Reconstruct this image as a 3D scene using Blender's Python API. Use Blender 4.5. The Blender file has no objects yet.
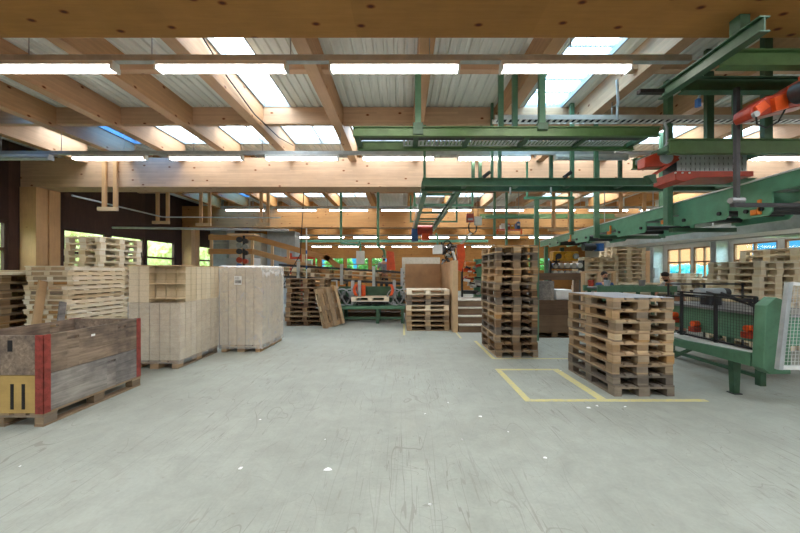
import bpy, math, random
from mathutils import Vector, Matrix, Euler
R = math.radians
random.seed(7)
scene = bpy.context.scene
COL = scene.collection
F = 330.0; EYE = 1.65
def at(px, py, Y):
    return Vector(((px-403)*Y/F, Y, EYE-(py-272)*Y/F))

# ------------------------------------------------------------------ colours / materials
def lin(h):
    h = h.lstrip('#'); v = [int(h[i:i+2], 16)/255 for i in (0, 2, 4)]
    return tuple((c/12.92 if c <= .04045 else ((c+.055)/1.055)**2.4) for c in v) + (1,)
class NT:
    def __init__(s, name):
        s.m = bpy.data.materials.new(name); s.m.use_nodes = True
        s.t = s.m.node_tree; s.t.nodes.clear()
        s.out = s.n('ShaderNodeOutputMaterial')
    def n(s, typ, **k):
        nd = s.t.nodes.new(typ)
        for a, b in k.items(): setattr(nd, a, b)
        return nd
    def l(s, a, b): s.t.links.new(a, b)
    def math(s, op, a, b=None, c=None):
        nd = s.n('ShaderNodeMath', operation=op)
        for i, v in enumerate((a, b, c)):
            if v is None: continue
            if isinstance(v, (int, float)): nd.inputs[i].default_value = v
            else: s.l(v, nd.inputs[i])
        return nd.outputs[0]
    def mix(s, f, a, b, blend='MIX'):
        nd = s.n('ShaderNodeMix', data_type='RGBA', blend_type=blend)
        for sock, v in ((nd.inputs[0], f), (nd.inputs[6], a), (nd.inputs[7], b)):
            if isinstance(v, (int, float, tuple)): sock.default_value = v
            else: s.l(v, sock)
        return nd.outputs[2]
    def ramp(s, f, stops, interp='LINEAR'):
        nd = s.n('ShaderNodeValToRGB'); cr = nd.color_ramp; cr.interpolation = interp
        while len(cr.elements) < len(stops): cr.elements.new(.5)
        for e, (p, c) in zip(cr.elements, stops): e.position = p; e.color = c
        s.l(f, nd.inputs[0]); return nd.outputs[0]
    def coord(s, scale=(1, 1, 1), offs=None):
        tc = s.n('ShaderNodeTexCoord'); mp = s.n('ShaderNodeMapping')
        mp.inputs['Scale'].default_value = scale
        s.l(tc.outputs['Object'], mp.inputs[0])
        if offs is not None:
            va = s.n('ShaderNodeVectorMath', operation='ADD'); s.l(mp.outputs[0], va.inputs[0]); s.l(offs, va.inputs[1]); return va.outputs[0]
        return mp.outputs[0]
    def noise(s, vec, scale=5, detail=4, rough=.5, dist=0):
        nd = s.n('ShaderNodeTexNoise'); s.l(vec, nd.inputs['Vector'])
        nd.inputs['Scale'].default_value = scale; nd.inputs['Detail'].default_value = detail
        nd.inputs['Roughness'].default_value = rough; nd.inputs['Distortion'].default_value = dist
        return nd.outputs['Fac']
    def bsdf(s, col, rough=.7, metal=0, bump=None, bstr=.3, bdist=.01, spec=.5):
        b = s.n('ShaderNodeBsdfPrincipled')
        if isinstance(col, tuple): b.inputs['Base Color'].default_value = col
        else: s.l(col, b.inputs['Base Color'])
        if isinstance(rough, (int, float)): b.inputs['Roughness'].default_value = rough
        else: s.l(rough, b.inputs['Roughness'])
        b.inputs['Metallic'].default_value = metal
        b.inputs['Specular IOR Level'].default_value = spec
        if bump is not None:
            bn = s.n('ShaderNodeBump'); bn.inputs['Strength'].default_value = bstr; bn.inputs['Distance'].default_value = bdist
            s.l(bump, bn.inputs['Height']); s.l(bn.outputs[0], b.inputs['Normal'])
        s.l(b.outputs[0], s.out.inputs[0]); s.b = b
        return s.m
    def rnd(s):
        g = s.n('ShaderNodeNewGeometry'); o = s.n('ShaderNodeObjectInfo')
        return s.math('FRACT', s.math('ADD', s.math('MULTIPLY', g.outputs['Random Per Island'], 7.31), s.math('MULTIPLY', o.outputs['Random'], 13.7)))

def wood(name, tones, stretch=(.12, 1, 1), scale=22, rough=.75, grain=.35, stain=.0, knots=0, lam=None):
    """tones: list of hex colours picked per board"""
    t = NT(name)
    r = t.rnd()
    st = [(i/max(1, len(tones)-1), lin(c)) for i, c in enumerate(tones)]
    base = t.ramp(r, st) if len(tones) > 1 else None
    if base is None:
        rg = t.n('ShaderNodeRGB'); rg.outputs[0].default_value = lin(tones[0]); base = rg.outputs[0]
    cv = t.n('ShaderNodeCombineXYZ'); t.l(t.math('MULTIPLY', r, 17.0), cv.inputs[0]); t.l(t.math('MULTIPLY', r, 9.0), cv.inputs[1])
    vec = t.coord(stretch, cv.outputs[0])
    g = t.noise(vec, scale, 5, .6, .6)
    k = t.ramp(g, [(.25, (1-grain,)*3+(1,)), (.75, (1+0*grain,)*3+(1,))])
    col = t.mix(1.0, base, k, 'MULTIPLY')
    if stain:
        s2 = t.noise(t.coord((1, 1, 1)), 3.1, 4, .6)
        k2 = t.ramp(s2, [(.3, (1-stain, 1-stain, 1-stain*.9, 1)), (.62, (1, 1, 1, 1))])
        col = t.mix(1.0, col, k2, 'MULTIPLY')
    if lam is not None:
        tc = t.n('ShaderNodeTexCoord'); sp = t.n('ShaderNodeSeparateXYZ'); t.l(tc.outputs['Object'], sp.inputs[0])
        u = sp.outputs[lam]; zz = t.math('DIVIDE', sp.outputs[2], .042)
        fz = t.math('FLOOR', zz)
        wn0 = t.n('ShaderNodeTexWhiteNoise', noise_dimensions='1D'); t.l(fz, wn0.inputs['W'])
        fx = t.math('FLOOR', t.math('ADD', t.math('DIVIDE', u, 1.7), t.math('MULTIPLY', wn0.outputs[0], 5)))
        cc = t.n('ShaderNodeCombineXYZ'); t.l(fz, cc.inputs[0]); t.l(fx, cc.inputs[1])
        wn = t.n('ShaderNodeTexWhiteNoise', noise_dimensions='2D'); t.l(cc.outputs[0], wn.inputs['Vector'])
        v = t.math('ADD', .86, t.math('MULTIPLY', wn.outputs[0], .14))
        line = t.math('LESS_THAN', t.math('FRACT', zz), .05)
        v = t.math('SUBTRACT', v, t.math('MULTIPLY', line, .1))
        cv2 = t.n('ShaderNodeCombineXYZ')
        for i in range(3): t.l(v, cv2.inputs[i])
        col = t.mix(1.0, col, cv2.outputs[0], 'MULTIPLY')
    if knots:
        vo = t.n('ShaderNodeTexVoronoi'); vo.inputs['Scale'].default_value = knots*1.9
        if lam is not None:
            vo.voronoi_dimensions = '2D'; tcv = t.n('ShaderNodeTexCoord'); spv = t.n('ShaderNodeSeparateXYZ'); t.l(tcv.outputs['Object'], spv.inputs[0])
            cb = t.n('ShaderNodeCombineXYZ'); t.l(t.math('MULTIPLY', spv.outputs[lam], .6), cb.inputs[0]); t.l(t.math('ADD', spv.outputs[1-lam], spv.outputs[2]), cb.inputs[1]); t.l(cb.outputs[0], vo.inputs['Vector'])
        else:
            mp = t.coord((.55, .55, 1.3)); t.l(mp, vo.inputs['Vector'])
        kk = t.ramp(vo.outputs['Distance'], [(.045, lin('#7a4522')), (.075, lin('#c09060')), (.13, (1, 1, 1, 1))])
        # only some cells carry a knot
        sc = t.n('ShaderNodeSeparateXYZ'); t.l(vo.outputs['Color'], sc.inputs[0])
        on = t.math('GREATER_THAN', sc.outputs[0], .45 if name == 'glulam_near_shaded' else .78)
        col = t.mix(on, col, t.mix(1.0, col, kk, 'MULTIPLY'))
    return t.bsdf(col, rough, 0, g, .15, .004, .3)

def paint(name, hexc, rough=.45, metal=0, dirt=.25, scale=6, hex2=None):
    t = NT(name)
    n1 = t.noise(t.coord(), scale, 5, .65)
    c2 = lin(hex2) if hex2 else tuple(v*(1-dirt) for v in lin(hexc)[:3])+(1,)
    col = t.ramp(n1, [(.35, c2), (.6, lin(hexc))])
    return t.bsdf(col, rough, metal, n1, .05, .002)
def emis(name, hexc, s):
    t = NT(name); e = t.n('ShaderNodeEmission'); e.inputs[0].default_value = lin(hexc); e.inputs[1].default_value = s
    t.l(e.outputs[0], t.out.inputs[0]); return t.m
def clear(name, tint='#ffffff', gloss=.08, body=0, bodycol='#ffffff', rough=.05):
    t = NT(name)
    tr = t.n('ShaderNodeBsdfTransparent'); tr.inputs[0].default_value = lin(tint)
    gl = t.n('ShaderNodeBsdfGlossy'); gl.inputs['Roughness'].default_value = rough
    m = t.n('ShaderNodeMixShader'); m.inputs[0].default_value = gloss
    t.l(tr.outputs[0], m.inputs[1]); t.l(gl.outputs[0], m.inputs[2]); o = m.outputs[0]
    if body:
        n1 = t.noise(t.coord((1, 1, 1)), 4, 5, .7, 1.5)
        df = t.n('ShaderNodeBsdfDiffuse'); df.inputs[0].default_value = lin(bodycol)
        tl = t.n('ShaderNodeBsdfTranslucent'); tl.inputs[0].default_value = lin(bodycol)
        ad = t.n('ShaderNodeMixShader'); ad.inputs[0].default_value = .4; t.l(df.outputs[0], ad.inputs[1]); t.l(tl.outputs[0], ad.inputs[2])
        m2 = t.n('ShaderNodeMixShader')
        f = t.math('MULTIPLY', n1, body*2); t.l(f, m2.inputs[0])
        t.l(o, m2.inputs[1]); t.l(ad.outputs[0], m2.inputs[2]); o = m2.outputs[0]
    t.l(o, t.out.inputs[0]); return t.m

M = {}
M['glulam'] = wood('glulam_near_shaded', ['#b98243'], (.07, 1, 1), 30, .6, .18, .12, 2.3, 0)  # shade of the underside put into the colour; same wood as glulam_x
M['glulam_x'] = wood('glulam_light', ['#d0aa88'], (.07, 1, 1), 30, .6, .14, .08, 2.6, 0)
M['glulam_yo'] = wood('aged_rafter', ['#bd8444', '#c8925a', '#b27a3c'], (1, .07, 1), 30, .6, .15, .1, 2.6, 1)
M['glulam_xo'] = wood('aged_glulam', ['#b9854e'], (.07, 1, 1), 30, .6, .16, .1, 2.6, 0)
M['glulam_y'] = wood('glulam_rafter', ['#cfa686', '#c69a6c', '#d7b190'], (1, .07, 1), 30, .6, .15, .1, 2.6, 1)
M['glulam_z'] = wood('glulam_post', ['#d3a777'], (1, 1, .07), 30, .6, .16, .12, 2.6)
M['orange_wood'] = wood('aged_orange_boards', ['#b9803f', '#ae7538'], (.06, 1, 1), 25, .6, .25, .1, 2.2, 0)
M['dark_wall'] = wood('dark_brown_boards', ['#4c352c', '#3f2b25', '#5a4036'], (1, 1, .08), 25, .7, .3, .15)
M['dark_frame'] = wood('dark_brown_frame', ['#49342b'], (1, 1, .1), 20, .6, .2)
M['brown_frame'] = wood('brown_window_frame', ['#8a6647'], (1, 1, .1), 20, .6, .2)
M['pal_pale'] = wood('pale_new_pallet_wood', ['#f1e6cf', '#e6d4b2', '#f6eedc', '#dcc6a0', '#eddfc2'], (.15, .15, 1), 14, .8, .1, 0)
M['pal_mix'] = wood('mixed_pallet_wood', ['#cda878', '#9c8163', '#dcbd95', '#b8966b', '#8d7e6c', '#e3c99f', '#c29358'], (.15, .15, 1), 14, .8, .35, .3)
M['pal_old'] = wood('weathered_pallet_wood', ['#a48b6e', '#85745f', '#bca07b', '#958775', '#c7ab82', '#756250'], (.15, .15, 1), 14, .85, .35, .3)
M['pal_gray'] = wood('grey_old_pallet_wood', ['#877d70', '#70665b', '#9b8e7b', '#63584d'], (.15, .15, 1), 14, .85, .35, .3)
M['pal_brown'] = wood('brown_pallet_wood', ['#8e7152', '#6f553e', '#a5855f', '#5e4837', '#b7966d'], (.15, .15, 1), 14, .85, .35, .3)
M['lumber'] = wood('sawn_timber', ['#dcc09a', '#d0ae84'], (.15, .15, .15), 18, .75, .2, .1)
M['rail_wood'] = wood('handrail_timber', ['#cf9f6b', '#c08d58', '#d9ae7f'], (.1, 1, 1), 18, .75, .25, .15, 2.5)
M['grey_board'] = wood('silver_grey_weathered_board', ['#b5aea4', '#a8a198', '#bdb3a6'], (1, .07, 1), 26, .85, .6, .5)
M['grey_board2'] = wood('brown_grey_weathered_board', ['#b29c85', '#a38f7a'], (1, .07, 1), 26, .85, .65, .6)
M['ply'] = wood('plywood', ['#c9a078'], (.3, .3, .3), 10, .7, .15, .15)
M['ply2'] = wood('pale_plywood', ['#cfb189'], (.3, .3, .3), 10, .7, .12, .2)
M['yellow_ply'] = wood('yellow_painted_plywood', ['#c8a765'], (.1, .3, 1), 14, .55, .15, .3)
M['step'] = wood('dark_step_board', ['#8f765c', '#826a52'], (.1, 1, 1), 18, .7, .3, .2)
M['nosing'] = paint('pale_step_edge', '#d8d0c0', .6)
M['cratebr'] = wood('brown_crate_board', ['#7b624c', '#6e5643', '#866c54'], (.1, 1, 1), 18, .8, .3, .2)
M['red'] = paint('red_steel_corner', '#a0453b', .5, .1, .45, 14)
M['green'] = paint('machine_green', '#5a8467', .42, .1, .22)
M['green_l'] = paint('conveyor_green', '#5f9878', .42, .1, .18)
M['green_d'] = paint('dark_machine_green', '#3d5f46', .45, .1, .3)
M['green_o'] = paint('olive_green_steel', '#567848', .42, .1, .25)
M['orange'] = paint('orange_enamel', '#e0561f', .4, .1, .25)
M['orange_y'] = paint('amber_plastic', '#e8852a', .4)
M['redorange'] = paint('red_orange_enamel', '#ad3a20', .4, .1, .3)
M['yellow'] = paint('yellow_enamel', '#d8a21f', .45)
M['steel'] = paint('bare_steel', '#9a9c9c', .35, .7, .3)
M['steel_d'] = paint('dark_steel', '#3c3d3f', .45, .5, .3)
M['galv'] = paint('galvanised_steel', '#b9bfc0', .4, .4, .2)
M['white_m'] = paint('white_enamel', '#dadcd8', .4, 0, .12)
M['grey_m'] = paint('grey_enamel', '#9aa3a6', .5, 0, .15)
M['beige_m'] = paint('beige_enamel', '#b5ad9c', .5, 0, .15)
M['black'] = paint('black_plastic', '#1c1c1e', .5)
M['rubber'] = paint('black_rubber_hose', '#17181a', .6)
M['blue'] = paint('blue_plastic', '#2b63a8', .4)
M['tube'] = emis('lit_fluorescent_tube', '#fff3ee', 20)
M['tube_off'] = paint('unlit_tube', '#c9cdd0', .3)
M['glass'] = clear('window_glass', '#eef5f2', .06)
M['skyglass'] = clear('skylight_glass', '#f4faff', .05)
M['blueglass'] = clear('blue_tinted_skylight_glass', '#8fbfea', .08)
M['corrglass'] = clear('corrugated_translucent_sheet', '#b9e0f6', .08, .25, '#dfeef5')
M['film'] = clear('stretch_film', '#ffffff', .10, .12, '#ffffff', .2)
M['film3'] = clear('white_stretch_film', '#ffffff', .12, .2, '#ffffff', .25)
M['film2'] = clear('thick_stretch_film', '#ffffff', .10, .38, '#f8f8f6', .2)
M['paper'] = paint('white_paper', '#eeeeea', .8, 0, .05)
M['inkblack'] = paint('black_ink', '#201c1a', .7)
M['inkgrey'] = paint('grey_ink', '#6d6d6c', .7)
M['skin'] = paint('skin', '#b98568', .6, 0, .1)
M['hair'] = paint('dark_hair', '#231a15', .8)
M['shirt_blue'] = paint('blue_cloth', '#35507c', .9)
M['shirt_grey'] = paint('grey_cloth', '#8a8f96', .9)
M['shirt_pale'] = paint('pale_grey_cloth', '#c3c6c4', .9)
M['trousers'] = paint('dark_trouser_cloth', '#2f3540', .9)
M['spool'] = paint('white_wound_wire', '#cfd6dc', .5)
M['plastic_sheet'] = paint('pale_grey_plastic_sheet', '#b9bfc6', .3, 0, .1)
M['plaster'] = paint('pale_grey_wall_panel', '#b4b6b2', .8, 0, .12, 2)
M['bump_y'] = M['yellow']

def mk_floor():
    t = NT('worn_concrete_floor')
    c = t.coord()
    n1 = t.noise(c, .35, 5, .6); n2 = t.noise(c, 3.0, 6, .7, .5); n3 = t.noise(c, 40, 3, .6)
    base = t.ramp(n1, [(.3, lin('#95978c')), (.7, lin('#aaada1'))])
    base = t.mix(1.0, base, t.ramp(n2, [(.3, (.78, .78, .76, 1)), (.62, (1, 1, 1, 1))]), 'MULTIPLY')
    base = t.mix(1.0, base, t.ramp(n3, [(.3, (.93, .93, .93, 1)), (.7, (1, 1, 1, 1))]), 'MULTIPLY')
    # drag scratches, mostly along the hall
    def lines(sx, sy, sc, w, det=2, dist=.4):
        n = t.noise(t.coord((sx, sy, 1)), sc, det, .5, dist)
        d = t.math('ABSOLUTE', t.math('SUBTRACT', n, .5))
        return t.math('LESS_THAN', d, w)
    mask = t.ramp(t.noise(c, .6, 3, .6), [(.36, (0, 0, 0, 1)), (.58, (1, 1, 1, 1))])
    l1 = lines(1.0, .28, 2.2, .0028, 1, 1.2)
    l2 = lines(2.2, .08, 5.0, .006, 2, .2)
    l3 = lines(.5, 1.2, 3.1, .002, 1, 1.6)
    l = t.math('MAXIMUM', t.math('MAXIMUM', l1, l3), t.math('MULTIPLY', l2, 1))
    f = t.math('MULTIPLY', t.math('MULTIPLY', l, mask), .48)
    base = t.mix(f, base, lin('#6e675c'))
    sp = t.noise(t.coord((1, 1, 1)), 9, 2, .5)
    base = t.mix(t.math('MULTIPLY', t.math('GREATER_THAN', sp, .74), .35), base, lin('#7a6e5e'))
    return t.bsdf(base, t.ramp(n2, [(.3, (.5,)*3+(1,)), (.7, (.72,)*3+(1,))]), 0, n2, .06, .01, .35)
M['floor'] = mk_floor()
def mk_marking():
    t = NT('worn_yellow_floor_paint')
    n = t.noise(t.coord(), 18, 5, .7)
    return t.bsdf(t.ramp(n, [(.3, lin('#aeab92')), (.62, lin('#cfc173'))]), .6)
M['mark'] = mk_marking()
def mk_sheet():
    t = NT('ribbed_metal_roof_sheet')
    n = t.noise(t.coord((6, .4, 1)), 3, 3, .6)
    return t.bsdf(t.ramp(n, [(.3, lin('#cfd3cd')), (.7, lin('#e0e3dd'))]), .5, .0)
M['sheet'] = mk_sheet()
def mk_blocks():
    t = NT('pressed_chip_block')
    g = t.n('ShaderNodeNewGeometry')
    tc = t.n('ShaderNodeTexCoord'); sp = t.n('ShaderNodeSeparateXYZ'); t.l(tc.outputs['Object'], sp.inputs[0])
    zz = t.math('DIVIDE', sp.outputs[2], .098)
    ln = t.math('MULTIPLY', t.math('LESS_THAN', t.math('FRACT', zz), .07), .22)
    n = t.noise(t.coord(), 60, 3, .6)
    base = t.ramp(g.outputs['Random Per Island'], [(0, lin('#d6c5a6')), (.5, lin('#dfd0b4')), (1, lin('#cebc9a'))])
    base = t.mix(1.0, base, t.ramp(n, [(.3, (.85, .84, .82, 1)), (.6, (1, 1, 1, 1))]), 'MULTIPLY')
    base = t.mix(ln, base, lin('#5c4c34'))
    return t.bsdf(base, .8, 0, n, .1, .003)
M['blocks'] = mk_blocks()
def mk_leaf(name, cols):
    t = NT(name); g = t.n('ShaderNodeNewGeometry')
    col = t.ramp(g.outputs['Random Per Island'], [(i/(len(cols)-1), lin(c)) for i, c in enumerate(cols)])
    d = t.n('ShaderNodeBsdfDiffuse'); tl = t.n('ShaderNodeBsdfTranslucent'); mx = t.n('ShaderNodeMixShader'); mx.inputs[0].default_value = .5
    t.l(col, d.inputs[0]); t.l(col, tl.inputs[0]); t.l(d.outputs[0], mx.inputs[1]); t.l(tl.outputs[0], mx.inputs[2]); t.l(mx.outputs[0], t.out.inputs[0]); return t.m
M['leaf_l'] = mk_leaf('overexposed_green_leaves', ['#eaf0c4', '#f2f6d8', '#dfe8b0', '#f7f9e6'])  # paleness of overexposed daylight put into the leaf colours
M['leaf_g'] = mk_leaf('green_leaves', ['#5fae58', '#8fd070', '#4a9060', '#a8e0b8'])
M['leaf_c'] = mk_leaf('blue_green_leaves', ['#4fc8d8', '#7fe0e0', '#3fb0e0', '#9be8c8'])
M['grass'] = paint('outdoor_grass', '#8fa35b', .9)
M['ochre'] = paint('ochre_render', '#a06a48', .8)
def mk_mesh_mat():
    t = NT('chipboard_orange'); return t.bsdf(lin('#c07f43'), .7)

# ------------------------------------------------------------------ mesh builder
class MB:
    def __init__(s): s.v = []; s.f = []; s.sm = []
    def add(s, vs, fs, sm=False):
        o = len(s.v); s.v += [tuple(v) for v in vs]; s.f += [tuple(i+o for i in f) for f in fs]; s.sm += [sm]*len(fs); return s
    def box(s, x0, x1, y0, y1, z0, z1):
        if x0 > x1: x0, x1 = x1, x0
        if y0 > y1: y0, y1 = y1, y0
        if z0 > z1: z0, z1 = z1, z0
        vs = [(x0,y0,z0),(x1,y0,z0),(x1,y1,z0),(x0,y1,z0),(x0,y0,z1),(x1,y0,z1),(x1,y1,z1),(x0,y1,z1)]
        return s.add(vs, [(0,3,2,1),(4,5,6,7),(0,1,5,4),(1,2,6,5),(2,3,7,6),(3,0,4,7)])
    def obox(s, c, size, rot=(0,0,0)):
        m = Euler(rot).to_matrix(); hx, hy, hz = [k/2 for k in size]; c = Vector(c)
        vs = [c + m@Vector((x*hx, y*hy, z*hz)) for z in (-1,1) for x, y in ((-1,-1),(1,-1),(1,1),(-1,1))]
        return s.add(vs, [(0,3,2,1),(4,5,6,7),(0,1,5,4),(1,2,6,5),(2,3,7,6),(3,0,4,7)])
    def bar(s, p, q, w, h, up=(0,0,1)):
        p = Vector(p); q = Vector(q); d = (q-p).normalized(); up = Vector(up)
        if abs(d.dot(up)) > .99: up = Vector((0,1,0))
        sd = d.cross(up).normalized(); u = sd.cross(d).normalized()
        vs = []
        for e in (p, q):
            for a, b in ((-1,-1),(1,-1),(1,1),(-1,1)): vs.append(e + sd*a*w/2 + u*b*h/2)
        return s.add(vs, [(3,2,1,0),(4,5,6,7),(0,1,5,4),(1,2,6,5),(2,3,7,6),(3,0,4,7)])
    def tube(s, p, q, r, n=10, r2=None, cap=True):
        p = Vector(p); q = Vector(q); d = (q-p).normalized(); up = Vector((0,0,1)) if abs(d.z) < .95 else Vector((1,0,0))
        a = d.cross(up).normalized(); b = a.cross(d); r2 = r if r2 is None else r2
        vs = [p+(a*math.cos(2*math.pi*i/n)+b*math.sin(2*math.pi*i/n))*r for i in range(n)] + [q+(a*math.cos(2*math.pi*i/n)+b*math.sin(2*math.pi*i/n))*r2 for i in range(n)]
        s.add(vs, [(i, i+n, (i+1)%n+n, (i+1)%n) for i in range(n)], True)
        if cap:
            o = len(s.v)-2*n; s.f += [tuple(o+i for i in range(n)), tuple(o+n+i for i in reversed(range(n)))]; s.sm += [False, False]
        return s
    def path(s, pts, r, n=8):
        pts = [Vector(p) for p in pts]; rings = []
        prev = None
        for i, p in enumerate(pts):
            d = (pts[min(i+1, len(pts)-1)]-pts[max(i-1, 0)]).normalized()
            if prev is None:
                up = Vector((0,0,1)) if abs(d.z) < .9 else Vector((1,0,0)); a = d.cross(up).normalized()
            else: a = (prev - d*prev.dot(d)).normalized()
            prev = a; b = d.cross(a)
            rings.append([p+(a*math.cos(2*math.pi*k/n)+b*math.sin(2*math.pi*k/n))*r for k in range(n)])
        vs = [v for rg in rings for v in rg]; fs = []
        for i in range(len(pts)-1):
            for k in range(n): fs.append((i*n+k, i*n+(k+1)%n, (i+1)*n+(k+1)%n, (i+1)*n+k))
        s.add(vs, fs, True); o = len(s.v)-len(vs)
        s.f += [tuple(o+i for i in reversed(range(n))), tuple(o+len(vs)-n+i for i in range(n))]; s.sm += [False, False]
        return s
    def prism(s, poly, axis, a, b):
        """poly = list of 2D points; extruded along axis (0,1,2) from a to b"""
        def mk(u, v, w):
            return {0: (w, u, v), 1: (u, w, v), 2: (u, v, w)}[axis]
        n = len(poly); vs = [mk(u, v, a) for u, v in poly]+[mk(u, v, b) for u, v in poly]
        return s.add(vs, [tuple(range(n)), tuple(reversed(range(n, 2*n)))]+[(i, i+n, (i+1)%n+n, (i+1)%n) for i in range(n)])
    def sphere(s, c, r, n=10, sc=(1,1,1)):
        c = Vector(c); vs = [c+Vector((0,0,r*sc[2]))]; m = n//2+1
        for i in range(1, m):
            t = math.pi*i/m
            for k in range(n):
                p = 2*math.pi*k/n; vs.append(c+Vector((r*sc[0]*math.sin(t)*math.cos(p), r*sc[1]*math.sin(t)*math.sin(p), r*sc[2]*math.cos(t))))
        vs.append(c-Vector((0,0,r*sc[2]))); fs = [(0, 1+k, 1+(k+1)%n) for k in range(n)]
        for i in range(m-2):
            for k in range(n): a = 1+i*n; fs.append((a+k, a+n+k, a+n+(k+1)%n, a+(k+1)%n))
        a = 1+(m-2)*n; fs += [(a+(k+1)%n, a+k, len(vs)-1) for k in range(n)]
        return s.add(vs, fs, True)
    def mesh(s, name, mat):
        me = bpy.data.meshes.new(name); me.from_pydata(s.v, [], s.f); me.polygons.foreach_set('use_smooth', s.sm)
        if mat: me.materials.append(M[mat] if isinstance(mat, str) else mat)
        me.update()
        try: me.set_sharp_from_angle(angle=R(50))
        except Exception: pass
        return me
    def build(s, name, mat, parent=None, bevel=0):
        o = bpy.data.objects.new(name, s.mesh(name, mat)); COL.objects.link(o)
        if parent: o.parent = parent
        if bevel:
            md = o.modifiers.new('bevel', 'BEVEL'); md.width = bevel; md.segments = 2; md.limit_method = 'ANGLE'
        return o
def tag(o, label=None, cat=None, group=None, kind=None):
    if label: o['label'] = label
    if cat: o['category'] = cat
    if group: o['group'] = group
    if kind: o['kind'] = kind
    return o
def empty(name, loc=(0,0,0), rz=0, label=None, cat=None, group=None):
    o = bpy.data.objects.new(name, None); o.location = loc; o.rotation_euler = (0, 0, rz); o.empty_display_size = .1
    COL.objects.link(o); return tag(o, label, cat, group)
def struct(o): o['kind'] = 'structure'; return o
ORD = ['first','second','third','fourth','fifth','sixth','seventh','eighth','ninth','tenth','eleventh','twelfth','thirteenth','fourteenth','fifteenth','sixteenth','seventeenth','eighteenth','nineteenth','twentieth','twenty-first','twenty-second','twenty-third','twenty-fourth']
def nth(i, n, top='topmost', bot='bottom'):
    return bot if i == 0 else (top if i == n-1 else ORD[i])
def rebase(root):
    """move the root to its base without moving the parts (parts were made in world coordinates)"""
    mn = Vector((1e9,)*3); mx = Vector((-1e9,)*3)
    def walk(o):
        for c in o.children:
            if c.type == 'MESH':
                for v in c.data.vertices:
                    for i in range(3): mn[i] = min(mn[i], v.co[i]); mx[i] = max(mx[i], v.co[i])
            walk(c)
    bpy.context.view_layer.update(); walk(root)
    b = Vector(((mn.x+mx.x)/2, (mn.y+mx.y)/2, mn.z))
    root.location = b
    done = set()
    for c in root.children:
        if c.type == 'MESH' and c.data.name not in done:
            c.data.transform(Matrix.Translation(-b)); done.add(c.data.name)
        for g in c.children:
            if g.type == 'MESH' and g.data.name not in done: g.data.transform(Matrix.Translation(-b)); done.add(g.data.name)
    return root
def solo(mb, name, mat, label, cat, group=None, bevel=0):
    """one-mesh thing built in world coordinates with its origin moved to its base"""
    o = mb.build(name, mat, None, bevel); me = o.data
    xs = [v.co for v in me.vertices]; b = Vector(((min(v.x for v in xs)+max(v.x for v in xs))/2, (min(v.y for v in xs)+max(v.y for v in xs))/2, min(v.z for v in xs)))
    me.transform(Matrix.Translation(-b)); o.location = b
    return tag(o, label, cat, group)

# ------------------------------------------------------------------ setting
XL, XR, YB, YF = -10.4, 16.0, -5.0, 29.0
ROOF = EYE+3.45
struct(MB().box(XL-.3, XR+.3, YB-.3, YF+.3, -.2, 0).build('floor', 'floor'))
GT = .6
G_Y = [2.66, 8.95, 15.5, 22.2]                      # girder fronts
GB = EYE+2.31
raf = [-8.75, -7.45, -6.1, -4.6, -3.12, -1.45, .22, 1.92, 3.6, 5.3, 7.0, 8.7, 10.4, 12.1, 13.8]
# roof sheets with skylight holes : (x0,x1,y0,y1,kind)
holes = []
bays = [(YB, 2.66), (2.66, 8.95), (8.95, 15.5), (15.5, 22.2), (22.2, YF)]
strips = {0: (.6, 1.9), 1: (7.75, 8.9), 2: (13.3, 15.2), 3: (20.0, 21.8), 4: (26.0, 27.6)}
for bi in strips:
    y0, y1 = strips[bi]
    for i in range(len(raf)-1):
        if bi in (2,) and i in (5, 8, 11): continue
        if bi >= 3 and i % 2: continue
        k = 'blue' if (bi == 1 and i == 1) or (bi == 2 and i in (0, 1)) else 'white'
        holes.append((raf[i]+.2, raf[i+1], y0, y1, k))
holes.append((raf[4]+.2, -2.32, 4.3, 6.92, 'white'))
holes.append((2.5, 3.35, 4.3, 7.0, 'corr'))
holes.append((-7.95, -7.48, 5.9, 6.85, 'blue'))
xs = sorted({XL-.3, XR+.3} | {h[0] for h in holes} | {h[1] for h in holes})
ys = sorted({YB-.3, YF+.3} | {h[2] for h in holes} | {h[3] for h in holes})
roof = MB(); top = MB()
# merge in columns: for every y band, runs of x not in holes
def inhole(x, y): return any(h[0] < x < h[1] and h[2] < y < h[3] for h in holes)
for j in range(len(ys)-1):
    y0, y1 = ys[j], ys[j+1]; ym = (y0+y1)/2
    run = None
    for i in range(len(xs)-1):
        xm = (xs[i]+xs[i+1])/2
        if not inhole(xm, ym):
            if run is None: run = xs[i]
        if run is not None and (inhole(xm, ym) or i == len(xs)-2):
            e = xs[i] if inhole(xm, ym) else xs[i+1]
            pts = []; x = run
            p = .16
            while x < e-1e-6:
                for dx, dz in ((0, 0), (.09, 0), (.105, .03), (.145, .03)):
                    if x+dx < e: pts.append((x+dx, ROOF+dz))
                x += p
            pts.append((e, ROOF))
            n = len(pts); vs = [(a, y0, b) for a, b in pts]+[(a, y1, b) for a, b in pts]
            roof.add(vs, [(k, k+n, k+n+1, k+1) for k in range(n-1)])
            roof.box(run, e, y0, y1, ROOF+.06, ROOF+.12)
            run = None
struct(roof.build('ceiling', 'sheet'))
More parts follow.
